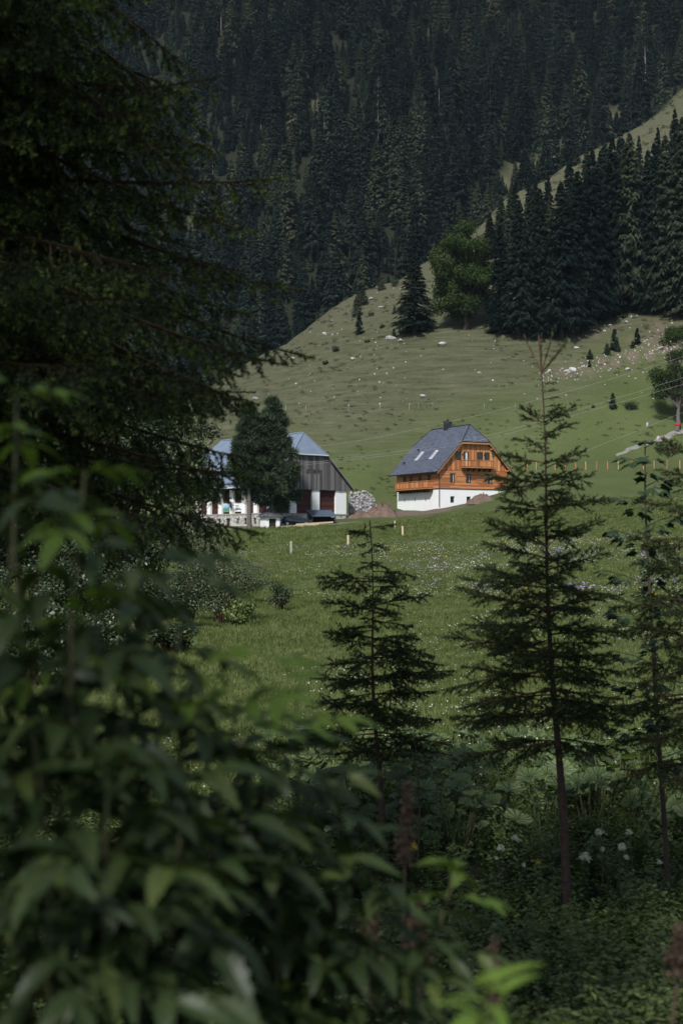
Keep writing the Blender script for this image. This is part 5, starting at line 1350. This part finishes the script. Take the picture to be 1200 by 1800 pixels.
idx = g.integers(0, 2, len(x)); vi = (vn(x, y, 4.5, 63) > .55) & (g.random(len(x)) < .3); idx = np.where(vi, 2, idx); idx = np.where(g.random(len(x)) < .04, 3, idx)
scat('meadow_flowers', 'white and violet wildflowers dotting the meadow', 'flowers', x, y, g.uniform(.75, 1.3, len(x)) * np.clip(y / 40, 1, 1.8), idx, FLW, g)

# ------------------------------------------------------------------ the three young spruces near the camera
def sapling(px, pb, pt, Y, px_top, tiers, seed, label, trunk_r, leader=None, needle=.021, per_m=430, w=.0034, side=.34, step=.042):
    base = onground(px, Y); g = np.random.default_rng(seed); u = Y / FPX
    H = (HZ - pt) * u - base.z; dx = (px_top - px) * u
    rt = thing('young_spruce', label, 'tree', base)
    def axis(z): t = max(z, 0) / H; return np.array([dx * (t ** .9) + .02 * math.sin(t * 9), .03 * math.sin(t * 6), z])
    k = 26; zz = np.linspace(-.15, H, k); P = np.array([axis(z) for z in zz]); P[0] = (0, 0, -.15)
    rr = np.maximum(trunk_r * (1 - zz / H * 1.0) ** 1.15, .006); rr[0] *= 1.3
    V, F = tube_np(P, rr, 10)
    tk = link('trunk', mk_mesh('trunk', V, F, [M['bark_red']], True), rt)
    # branch-scar rings on the lower stem
    mb = MB()
    for z in np.arange(.12, 1.35, .21):
        r_ = trunk_r * (1 - z / H) ** 1.15; c_ = axis(z); mb.tube([c_ - [0, 0, .02], c_, c_ + [0, 0, .02]], [r_ * 1.02, r_ * 1.13, r_ * 1.02], 10)
    mb.build('bark_ring', M['bark'], tk)
    boughs = []
    for (py, left, right, n, e0, dr, tu) in tiers:
        z = (HZ - py) * u - base.z
        for i in range(n):
            a = i / n * 6.283 + g.uniform(-.35, .35)
            reach = (right if math.cos(a) > 0 else left) * u
            ln = reach * (.75 + .3 * abs(math.cos(a))) * g.uniform(.8, 1.1)
            boughs.append(spruce_branch(g, axis(z + g.uniform(-.06, .06)), a, ln, e0 + g.uniform(-.15, .15), dr * g.uniform(.7, 1.3), tu * g.uniform(.6, 1.3), side * min(ln / .7, 1.15), step, .16))
    if leader:
        for (py, ang, a, ln) in leader:
            z = (HZ - py) * u - base.z; e = math.tan(R(ang)); c_ = math.cos(math.atan(e))
            boughs.append(spruce_branch(g, axis(z), a, ln * u, e, .0, .35 if ang > 25 else -.1, .02, 5.0, .0, False))
    spruce_things(rt, boughs, g, needle, per_m, w, .14)
    return rt
TA = [(738, 62, 68, 5, .35, .1, .3), (775, 52, 60, 4, .3, .2, .3), (812, 85, 78, 4, .35, .3, .3), (858, 130, 100, 6, .25, .3, .35), (905, 100, 110, 5, .3, .3, .3), (948, 150, 112, 6, .25, .3, .3), (990, 120, 120, 5, .25, .35, .3),
      (1028, 165, 120, 6, .2, .35, .3), (1065, 150, 130, 6, .2, .35, .25), (1105, 185, 135, 6, .15, .35, .25), (1145, 170, 140, 7, .12, .35, .25), (1185, 185, 140, 7, .1, .35, .2), (1225, 195, 140, 7, .05, .35, .2), (1265, 190, 145, 7, .0, .35, .2), (1300, 175, 130, 5, -.05, .3, .2)]
LA = [(656, 72, .3, 75), (655, 62, 2.6, 80), (655, 50, .2, 72), (656, 45, -.4, 70), (655, 84, 1.6, 70), (676, 10, .1, 26), (690, 12, .3, 32), (702, 6, -.2, 28), (716, 10, .2, 30)]
sapling(997, 1620, 590, 12.0, 944, TA, 301, 'tallest young spruce in the right foreground with long bare leader', .042, LA)
TB = [(938, 62, 45, 3, .12, .1, .1), (960, 26, 30, 5, -.1, .3, .2), (985, 32, 36, 5, -.1, .3, .2), (1012, 105, 80, 5, .15, .35, .3), (1040, 50, 62, 5, .0, .3, .2), (1068, 95, 95, 6, .2, .4, .3), (1098, 70, 80, 5, .1, .3, .2), (1128, 100, 110, 6, .12, .4, .3), (1160, 115, 125, 6, .1, .4, .3), (1195, 105, 130, 7, .1, .4, .25), (1228, 112, 125, 7, .0, .35, .25), (1262, 118, 125, 7, .0, .35, .2), (1292, 118, 120, 7, -.05, .35, .2), (1318, 95, 110, 5, -.1, .3, .2)]
sapling(672, 1512, 915, 14.0, 648, TB, 302, 'shorter young spruce in the centre foreground', .036, None, .021, 400, .0038, .34, .045)
TC = [(800, 95, 60, 5, .4, .3, .3), (850, 90, 80, 5, .3, .3, .3), (900, 100, 90, 6, .25, .3, .3), (955, 115, 100, 6, .2, .35, .3), (1010, 120, 110, 6, .2, .35, .3), (1065, 130, 120, 6, .15, .35, .25), (1120, 140, 130, 7, .1, .35, .25), (1175, 150, 140, 7, .1, .35, .2), (1230, 150, 140, 7, .05, .35, .2), (1285, 150, 140, 7, .0, .35, .2), (1340, 140, 130, 6, -.05, .35, .2)]
sapling(1212, 1610, 640, 11.6, 1222, TC, 303, 'young spruce cut by the right edge of the picture', .048, None)

# maple sapling with lobed leaves
def lobed_leaf(seed):
    g = np.random.default_rng(seed); pts = []
    for a, r in ((-150, .35), (-120, .62), (-98, .42), (-75, .8), (-52, .55), (-35, .62), (-20, .52), (0, 1.05), (20, .52), (35, .62), (52, .55), (75, .8), (98, .42), (120, .62), (150, .35)):
        t = R(a); pts.append((math.sin(t) * r * .09, .05 + math.cos(t) * r * .09, -.012 * abs(math.sin(t)) - .02 * max(0, math.cos(t)) * r + g.normal(0, .003)))
    V = [(0, .05, .006)] + pts; n = len(pts); F = [(0, i, i + 1) for i in range(1, n)] + [(0, n, 1)]
    V += [(-.0015, -.06, .0), (.0015, -.06, .0), (.0015, .03, .004), (-.0015, .03, .004)]; k = n + 1
    return mk_mesh('lobed_leaf', V, [F, [(k, k + 1, k + 2, k + 3)]], [M['maple_sapling']])
LL = [lobed_leaf(s) for s in (1, 2, 3)]
def maple_sapling():
    Y = 12.6; base = onground(1176, Y); u = Y / FPX; g = np.random.default_rng(311)
    rt = thing('maple_sapling', 'slender maple sapling with lobed leaves right of the tallest young spruce', 'tree', base)
    prof = [(1176, 1612), (1168, 1450), (1158, 1300), (1150, 1150), (1142, 1000), (1137, 880), (1138, 775)]
    P = np.array([[(a - 1176) * u, 0.02 * i, (HZ - b) * u - base.z] for i, (a, b) in enumerate(prof)]); P[0, 2] = -.1
    V, F = tube_np(P, np.linspace(.028, .005, len(P)), 8); tk = link('trunk', mk_mesh('trunk', V, F, [M['bark']], True), rt)
    zz = P[:, 2]
    def ax(z): return np.array([np.interp(z, zz, P[:, k]) for k in range(3)])
    n = 0
    for i in range(34):
        py = 790 + i * 17 + g.uniform(-6, 6); z = (HZ - py) * u - base.z; a = i * 1.57 + g.uniform(-.4, .4) + (math.pi if i % 2 else 0)
        ln = u * (30 + 75 * min(1, (py - 780) / 250)) * g.uniform(.6, 1.1); s0 = ax(z); d = np.array([math.cos(a), math.sin(a), .35]); e = s0 + d * ln
        V, F = tube_np([s0, s0 + d * ln * .5 + [0, 0, .02], e], [.005, .004, .002], 4); br = link('branch', mk_mesh('branch', V, F, [M['bark']], True), rt)
        m = 4 + int(ln / .09)
        for k in range(m):
            t = .35 + .65 * (k + .5) / m; q = s0 + d * ln * t; la = a + (1 if k % 2 else -1) * g.uniform(.3, 1.3)
            link('leaf', LL[n % 3], br, q + np.array([math.cos(la), math.sin(la), 0]) * .06, (g.uniform(-.75, -.1), g.uniform(-.35, .35), la - math.pi / 2), g.uniform(.6, 1.15)); n += 1
    for k in range(7):
        la = k * .9; link('leaf', LL[k % 3], rt, ax(zz[-1]) + np.array([math.cos(la) * .04, math.sin(la) * .04, .01]), (g.uniform(-.5, .1), 0, la - math.pi / 2), g.uniform(.5, .9))
maple_sapling()

# rowan seedling with feathered leaves beside the centre spruce
def pinnate_mesh(name, seed, pairs, leaflet, rach, wid, mat, droop=.25, serr=False, nst=5, fold=.25, hang=.3):
    """a feathered leaf along +Y: rachis with pairs of leaflets and one end leaflet"""
    g = np.random.default_rng(seed); V = []; F3 = []; F4 = []
    def rp(t): return np.array([.006 * math.sin(t * 5), rach * t, -droop * rach * t * t])
    def blade(b, d, L, w, up):
        side = unit(np.cross(d, up)); nn = np.cross(side, d); k0 = len(V)
        st = np.linspace(0, 1, nst + 2)
        for i, t in enumerate(st):
            c = b + d * L * t + nn * (-hang * L * t * t); ww = w * (math.sin(math.pi * min(1, t ** .75)) ** .8 if 0 < t < 1 else 0)
            if serr and 0 < t < 1: ww *= 1.0 + (.24 if i % 2 else -.14)
            f = fold * ww
            if i == 0 or i == nst + 1: V.append(c)
            else: V.extend([c - side * ww + nn * f - d * L * .02, c, c + side * ww + nn * f - d * L * .02])
        F3.extend([(k0, k0 + 2, k0 + 1), (k0, k0 + 3, k0 + 2)])
        for i in range(nst - 1):
            a = k0 + 1 + i * 3; F4.extend([(a, a + 1, a + 4, a + 3), (a + 1, a + 2, a + 5, a + 4)])
        a = k0 + 1 + (nst - 1) * 3; F3.extend([(a, a + 1, a + 3), (a + 1, a + 2, a + 3)])
    up = np.array([0, 0, 1.0])
    for i in range(pairs):
        t = .38 + .52 * i / max(pairs - 1, 1)
        for sg in (-1, 1):
            an = R(g.uniform(48, 68)); d = unit(np.array([sg * math.sin(an), math.cos(an), -.12 + g.normal(0, .12)])); blade(rp(t), d, leaflet * g.uniform(.85, 1.1), wid * g.uniform(.9, 1.1), unit(up + g.normal(0, .22, 3)))
    blade(rp(1.0), unit(np.array([g.normal(0, .08), 1, -.25])), leaflet * 1.12, wid * 1.1, unit(up + g.normal(0, .15, 3)))
    k = len(V); pr = .0022
    for t in np.linspace(0, 1, 5): c = rp(t); V.extend([c + [-pr, 0, 0], c + [pr, 0, 0], c + [0, 0, -pr * 1.6]])
    for i in range(4):
        a = k + i * 3
        for q in range(3): F4.append((a + q, a + (q + 1) % 3, a + 3 + (q + 1) % 3, a + 3 + q))
    return mk_mesh(name, V, [F4, F3], [mat], False)
RW = [pinnate_mesh('rowan_leaf', 5 + s, 6, .045, .17, .009, M['maple_sapling'], .3) for s in range(2)]
def rowan():
    Y = 13.2; base = onground(733, Y); u = Y / FPX; g = np.random.default_rng(321)
    rt = thing('rowan_seedling', 'rowan seedling with dark feathered leaves right of the centre spruce stem', 'tree', base)
    H = (HZ - 1275) * u - base.z
    V, F = tube_np([(0, 0, -.1), (.02, 0, H * .5), (-.03, 0, H)], [.011, .008, .003], 6); link('stem', mk_mesh('stem', V, F, [M['bark']], True), rt)
    for i in range(26):
        z = H * (.55 + .45 * i / 26); a = i * 2.4
        link('leaf', RW[i % 2], rt, (.0, 0, z), (g.uniform(.0, .5), 0, a), g.uniform(1.0, 1.6))
rowan()

# ------------------------------------------------------------------ undergrowth
def butter_leaf(seed):
    g = np.random.default_rng(seed); n = 18; V = [(0, 0, -.02)]; ph = g.random(3) * 6
    for ring, rr in ((1, .55), (2, 1.0)):
        for i in range(n):
            a = R(-165 + 330 * i / (n - 1)); r = rr * (1 + .07 * math.sin(5 * a + ph[0]) + (.05 * g.normal() if ring == 2 else 0)); z = .10 * rr * math.sin(3 * a + ph[1]) + .06 * math.sin(7 * a + ph[2]) * (ring == 2) + .16 * rr * rr
            V.append((math.sin(a) * r, math.cos(a) * r, z))
    F3 = [(0, i + 1, i) for i in range(1, n)]; F4 = [(i, i + 1, n + i + 1, n + i) for i in range(1, n)]
    return mk_mesh('butterbur_leaf', V, [F3, F4], [M['butterbur']], True)
BL = [butter_leaf(s) for s in (1, 2, 3, 4)]
STALK = mk_mesh('stalk', *[[v] if k else v for k, v in enumerate(tube_np([(0, 0, 0), (.02, 0, .5), (0, 0, 1)], [.02, .016, .013], 5))], [M['stem_green']], True)
def butterbur(px, Y, n, seed, label, size=.2, hgt=.5):
    p = onground(px, Y); g = np.random.default_rng(seed); rt = thing('butterbur_plant', label, 'plant', p, 0, 'butterbur plants in the undergrowth')
    for i in range(n):
        a = g.random() * 6.283; r = g.uniform(.05, .38); h = hgt * g.uniform(.6, 1.2); x, y = math.cos(a) * r, math.sin(a) * r; s_ = size * g.uniform(.65, 1.25)
        link('leaf', BL[(seed + i) % 4], rt, (x, y, h), (g.uniform(-.1, .75), g.uniform(-.4, .4), g.normal(0, .9)), s_)
        link('stalk', STALK, rt, (x * .3, y * .3, 0), (-y * 1.1, x * 1.1, 0), (.6, .6, h * 1.02))
g = np.random.default_rng(331); q = 0
for row, (Y, n, x0, x1) in enumerate(((14.2, 8, 560, 980), (15.2, 10, 520, 1200), (16.3, 11, 500, 1210), (17.6, 12, 480, 1210), (19.2, 13, 470, 1220))):
    for i in range(n):
        px = x0 + (x1 - x0) * (i + g.uniform(.1, .9)) / n
        if row == 0 and 850 < px < 960: continue
        butterbur(px, Y + g.uniform(-.5, .5), int(g.integers(7, 11)), q, 'big round butterbur leaves in the undergrowth ' + ('beside the centre spruce stem' if px < 800 and row < 3 else 'behind the tallest spruce stem' if px > 860 and row < 3 else 'at the meadow edge'), g.uniform(.085, .155), g.uniform(.35, .65)); q += 1
def herb_mesh(seed, n, h, L, w, mat, spread=.5):
    """leafy stem(s) with opposite pointed leaves"""
    g = np.random.default_rng(seed); V = []; F3 = []; F4 = []
    for s in range(n):
        a0 = g.random() * 6.28; top = np.array([math.cos(a0) * spread * h * g.random(), math.sin(a0) * spread * h * g.random(), h * g.uniform(.7, 1.1)]); b = np.array([math.cos(a0), math.sin(a0), 0]) * .05
        k = len(V); V.extend([b + [.004, 0, 0], b - [.004, 0, 0], top]); F3.append((k, k + 1, k + 2))
        m = 6
        for i in range(m):
            c = b + (top - b) * (.25 + .75 * i / (m - 1))
            for sg in (0, 1):
                a = a0 + i * 1.57 + sg * math.pi + g.normal(0, .3); d = unit(np.array([math.cos(a), math.sin(a), g.uniform(-.3, .45)])); sd_ = np.array([-d[1], d[0], 0]); l = L * g.uniform(.6, 1.1) * (1 - .3 * i / m)
                k = len(V); V.extend([c, c + d * l * .45 + sd_ * w, c + d * l + [0, 0, -.25 * l], c + d * l * .45 - sd_ * w, c + d * l * .45 + [0, 0, -.012]]); F3.extend([(k, k + 4, k + 1), (k, k + 3, k + 4), (k + 1, k + 4, k + 2), (k + 4, k + 3, k + 2)])
    return mk_mesh('herb', V, [F3], [mat])
HERB = [herb_mesh(1, 5, .5, .10, .022, M['herb']), herb_mesh(2, 6, .38, .085, .03, M['herb'], .8), herb_mesh(3, 4, .7, .12, .018, M['herb'], .4), herb_mesh(4, 7, .3, .07, .026, M['herb'], .9), herb_mesh(5, 6, .42, .09, .032, M['herb'], .7)]
n = 5200
y = g.uniform(4.5, 20.5, n); x = g.uniform(-.36, .36, n) * (y + 4)
idx = np.where(y < 13.5, g.choice([0, 1, 3, 4, 3, 4], n), g.choice([0, 1, 2, 2, 0, 4], n))
scat('undergrowth', 'tangled green undergrowth on the shaded bank', 'undergrowth', x, y, g.uniform(.6, 1.3, n) * np.where(y < 12.5, .62, .7), idx, HERB, g, .2)
n = 260; y = g.uniform(14, 19, n); x = g.uniform(-.34, .34, n) * (y + 4)
LONG = [tuft_mesh('long_grass%d' % s, 240 + s, 14, .65, .12, .010, M['grass'], .6) for s in range(2)]
scat('long_grass', 'long thin grass blades among the undergrowth', 'grass', x, y, g.uniform(.5, 1.1, n), g.integers(0, 2, n), LONG, g, .2)
# flowering stems
def plume(seed, n, r, mat, s=.014):
    g = np.random.default_rng(seed); V = leaf_cloud(g, [(0, 0, 0, r, r, r * .8), (r * .6, 0, -r * .5, r * .6, r * .6, r * .5), (-r * .5, .2 * r, -r * .3, r * .6, r * .6, r * .5)], n, s); return mk_mesh('flower_head', V, quad_faces(len(V) // 4), [mat])
PL = [plume(s, 260, .055, M['white_flower'], .02) for s in range(3)]; PY = plume(9, 200, .045, M['yellow_flower'], .02)
FL = [(1028, 1505, 1.25, 'white plume flower, largest, right of the tallest spruce stem'), (1092, 1488, 1.05, 'broad white plume flower right of the largest one'), (1052, 1462, .9, 'white plume flower above the largest one'), (1104, 1462, .8, 'white plume flower above the broad one'), (1058, 1492, .6, 'small white plume between the two large ones'), (1100, 1506, .6, 'small white plume below the broad one'), (905, 1472, .8, 'white plume flower left of the tallest spruce stem'), (880, 1490, .9, 'white plume flower farther left of the tallest spruce stem'), (872, 1508, .5, 'tiny white plume left among leaves'), (1158, 1515, .6, 'white plume near the maple sapling stem'), (576, 1455, .8, 'white plume left of the centre spruce stem'), (920, 1520, .5, 'faint white plume beneath its neighbour, left of stem'), (1112, 1530, .4, 'tiny white plume low right'), (793, 1620, .6, 'white plume low in the dark undergrowth')]
for i, (px, py, s_, lb) in enumerate(FL):
    Y = 12.9 + .2 * math.sin(i * 2.1) if py < 1600 else 11.2; P = at(px, py, Y); b = onground(px + 6, Y)
    rt = thing('meadowsweet', lb, 'flower', b, 0, 'white plume flowers')
    d = P - b; V, F = tube_np([(0, 0, 0), (d.x * .6 + .02, 0, d.z * .55), tuple(d)], [.006, .005, .003], 5); link('stem', mk_mesh('stem', V, F, [M['stem_green']], True), rt)
    link('flower_head', PL[i % 3], rt, tuple(d), (0, 0, i), s_ * .75)
for i, (px, py, Y, lb) in enumerate(((725, 1487, 13.4, 'yellow flower head right of the centre spruce stem'), (945, 1515, 13.0, 'small yellow flower left of the tallest stem'))):
    P = at(px, py, Y); b = onground(px, Y); d = P - b; rt = thing('yellow_flower', lb, 'flower', b)
    V, F = tube_np([(0, 0, 0), (.02, 0, d.z * .5), tuple(d)], [.006, .005, .003], 5); link('stem', mk_mesh('stem', V, F, [M['stem_green']], True), rt); link('flower_head', PY, rt, tuple(d), (0, 0, i), 1.1 - .5 * i)
# rusty dock seed stalks close to the camera
def dock(px, py0, py1, Y, lean, label, seed):
    g = np.random.default_rng(seed); u = Y / FPX; b = onground(px, Y); top = at(px + lean, py0, Y) - b; zs = (HZ - py1) * u - b.z
    rt = thing('dock_stalk', label, 'plant', b, 0, 'rusty dock seed stalks')
    V, F = tube_np([(0, 0, -.05), (top.x * .4, 0, top.z * .5), tuple(top)], [.006, .005, .003], 5); link('stem', mk_mesh('stem', V, F, [M['dock']], True), rt)
    bl = []
    for i in range(12):
        t = i / 11; z = zs + (top.z - zs) * t; xx = np.interp(z, [0, top.z * .5, top.z], [0, top.x * .4, top.x]); r_ = .022 * (1 - .55 * t) + .006; bl.append((xx + g.normal(0, .006), g.normal(0, .006), z, r_, r_, r_ * 1.4))
    V = leaf_cloud(g, bl, 900, .012); link('seed_head', mk_mesh('seed_head', V, quad_faces(len(V) // 4), [M['dock']]), rt)
dock(320, 1365, 1465, 2.9, -12, 'rusty seed stalk amid the left shrub leaves', 1)
dock(700, 1378, 1500, 4.0, 14, 'rusty seed stalk right of the centre spruce stem', 2)
dock(655, 1600, 1690, 3.2, -6, 'blurred rusty seed stalk low in the centre', 3)
dock(745, 1580, 1690, 3.4, -12, 'dark rusty seed stalk right of the low centre one', 4)
dock(856, 1660, 1760, 3.6, 14, 'rusty seed stalk with bent tip low right of centre', 5)
dock(1120, 1630, 1700, 3.2, 80, 'leaning rusty seed stalk at lower right edge', 6)

# ------------------------------------------------------------------ big dark spruce, left
def big_spruce():
    g = np.random.default_rng(401); Y = 7.6; x0 = -2.25; base = Vector((x0, Y, gz(x0, Y))); H = 11.3
    rt = thing('spruce_tree', 'huge dark spruce with drooping boughs filling the upper left', 'tree', base)
    link('trunk', trunk_mesh('big_trunk', H, .22, M['bark'], 12, 4), rt)
    boughs = []
    z = 3.15
    while z < 8.6:
        n = 6
        for i in range(n):
            a = i / n * 6.283 + g.uniform(-.5, .5)
            right = max(0, math.cos(a)); ln = (2.15 if z < 4.6 else 1.75 if z < 5.6 else 1.5) * g.uniform(.75, 1.1) * (1 - .05 * max(0, z - 5))
            boughs.append(spruce_branch(g, (0, 0, z), a, ln, -.05 + g.uniform(-.15, .15), .55, .55, .62, .06, .75))
        z += .20
    # the long boughs that reach out to the right
    for px, py, z_, e0, dr, tu in ((515, 600, 4.35, .02, .5, .75), (500, 640, 4.1, -.05, .5, .6), (520, 505, 4.55, .05, .3, .5), (430, 400, 4.85, .1, .2, .4), (450, 560, 4.3, 0, .45, .5), (330, 120, 6.1, 0, .3, .1), (330, 320, 5.5, -.05, .4, .2), (325, 210, 5.8, 0, .35, .2), (400, 690, 3.9, -.1, .5, .4), (360, 730, 3.6, -.1, .4, .2)):
        Yb = g.uniform(6.6, 7.4); e = at(px, py, Yb) - base; b = Vector((0, 0, z_ + .15)); d = e - b
        ln = math.hypot(d.x, d.y); a = math.atan2(d.y, d.x); mean = e0 - dr / 2 + tu / 3
        boughs.append(spruce_branch(g, tuple(b), a, math.hypot(ln, d.z) * 1.02, e0 + (d.z / ln - mean), dr, tu, .55, .07, .5, True, 12))
    spruce_things(rt, boughs, g, .024, 230, .0055, .42)  # large share of bright shoots paints olive highlights on the boughs
    # upper crown above the picture
    V = conifer_mesh('upper_crown', 5, 3.0, 1.3, 16, 9, 16, .14, 0.0, M['spruce_needle'], .8, .4); link('upper_crown', V, rt, (0, 0, 8.4))
big_spruce()
# forest edge around and behind the viewer: unseen, placed and thinned to shade the bank
g = np.random.default_rng(411)
SH = [conifer_mesh('edge_spruce%d' % s, 420 + s, 20, 3.6, 11, 8, 16, .42, .56, M['spruce_needle'], .7, .3) for s in range(2)]; SHS = conifer_mesh('sparse_edge_spruce', 431, 20, 3.4, 9, 4, 15, .38, .3, M['spruce_needle'], .5, .3); SHT = trunk_mesh('edge_trunk', 20, .26, M['bark'], 9)
for i, (x, y, H) in enumerate(((-5.4, 1.4, 14.5), (-2.5, 0.3, 15), (-8.6, 3.4, 15), (0.9, -1.3, 15), (4.2, -1.8, 15), (-3.0, -4.4, 12.5))):
    t = thing('spruce_tree', 'unseen shade-casting spruce of the forest edge beside and behind the viewer', 'tree', (x, y, gz(x, y) - .2), i * 1.3, 'spruces of the forest edge around the viewer', H / 20)
    link('crown', SHS if H < 13 else SH[i % 2], t); link('trunk', SHT, t)

# ------------------------------------------------------------------ elder shrub in front of the camera
EL = [pinnate_mesh('elder_leaf', 20 + s, 2, .098, .125, .0155, M['elder'], .35, True, 11, .3, .42) for s in range(4)]
EY = [pinnate_mesh('elder_leaf_young', 30 + s, 2, .085, .10, .0135, M['elder_young'], .25, True, 9, .3, .3) for s in range(2)]
def elder(label, base_px, Y, stems, seed):
    g = np.random.default_rng(seed); b = onground(base_px, Y); rt = thing('elder_shrub', label, 'shrub', b, 0, 'elder shrubs before the camera')
    for (px, py, dY, n, young) in stems:
        tip = at(px, py, Y + dY) - b; k = 9; s_ = np.linspace(0, 1, k)[:, None]
        P = np.array([0, 0, -.05]) + (np.array(tip) - [0, 0, -.05]) * s_; bow = np.sin(s_[:, 0] * math.pi); P[:, 0] *= (s_[:, 0] ** .45); P[:, 2] += .06 * bow
        P[1:-1] += g.normal(0, .012, (k - 2, 3)); V, F = tube_np(P, np.linspace(.010, .003, k), 6)
        st = link('stem', mk_mesh('stem', V, F, [M['stem_green']], True), rt); L = np.linalg.norm(np.diff(P, axis=0), axis=1).sum()
        a0 = g.random() * 6.28
        for i in range(n + 1):
            t = 1 - (i * .064) / L
            if t < .25: break
            c = np.array([np.interp(t, s_[:, 0], P[:, q]) for q in range(3)])
            for sg in (0, 1):
                a = a0 + i * 1.57 + sg * math.pi + g.normal(0, .3); y_ = young and i < 2
                m = (EY if y_ else EL)[int(g.integers(0, 2 if y_ else 4))]
                link('leaf', m, st, tuple(c), (g.uniform(-.35, .35) + (.5 if i == 0 else .1), g.normal(0, .2), a), g.uniform(.68, 1.02) * (.8 if i == 0 else 1))
elder('elder shrub with drooping leaves climbing the left edge', 60, 2.1, [(30, 690, .1, 3, 1), (150, 830, 0, 5, 1), (250, 985, .15, 5, 0), (20, 960, .1, 5, 0), (130, 1090, 0, 7, 1), (335, 1020, .2, 5, 0), (60, 1180, 0, 6, 0), (-60, 1150, 0, 6, 0)], 1)
elder('elder shrub spreading over the lower left corner', 230, 2.0, [(220, 1180, .1, 7, 0), (340, 1170, .2, 7, 1), (60, 1290, 0, 6, 0), (190, 1370, -.1, 6, 0), (320, 1400, .05, 6, 0), (90, 1500, -.2, 5, 0), (260, 1560, -.1, 5, 0), (30, 1650, -.1, 5, 0), (180, 1720, -.2, 5, 0), (420, 1230, .3, 5, 1)], 2)
elder('elder shrub with bright young tips in the centre foreground', 470, 2.3, [(520, 1210, .2, 7, 1), (450, 1330, .1, 6, 0), (540, 1390, .15, 6, 0), (400, 1480, 0, 6, 0), (580, 1490, .2, 5, 0), (490, 1580, 0, 5, 0), (660, 1540, .2, 5, 0), (340, 1680, -.1, 5, 1), (800, 1530, .3, 5, 1), (610, 1640, .1, 5, 0), (540, 1730, 0, 5, 1), (690, 1720, .1, 4, 0)], 3)
elder('single elder shoot with yellow green leaves at the bottom edge', 850, 1.7, [(880, 1770, 0, 3, 1), (960, 1800, .1, 3, 1)], 4)

# ------------------------------------------------------------------ mountain air
def haze():
    mb = MB(); mb.box(-1400, 1400, -60, 3300, -420, 1100); 
    m = bpy.data.materials.new('haze_air'); m.use_nodes = True; n = m.node_tree.nodes; n.clear()
    v = n.new('ShaderNodeVolumePrincipled'); o = n.new('ShaderNodeOutputMaterial')
    v.inputs['Color'].default_value = (0.62, 0.8, 1.0, 1); v.inputs['Density'].default_value = 0.00004; v.inputs['Anisotropy'].default_value = 0.0
    m.node_tree.links.new(v.outputs['Volume'], o.inputs['Volume'])
    ob = mb.build('haze', m); tag(ob, 'thin bluish mountain air over the valley', 'haze', None, 'stuff')
haze()
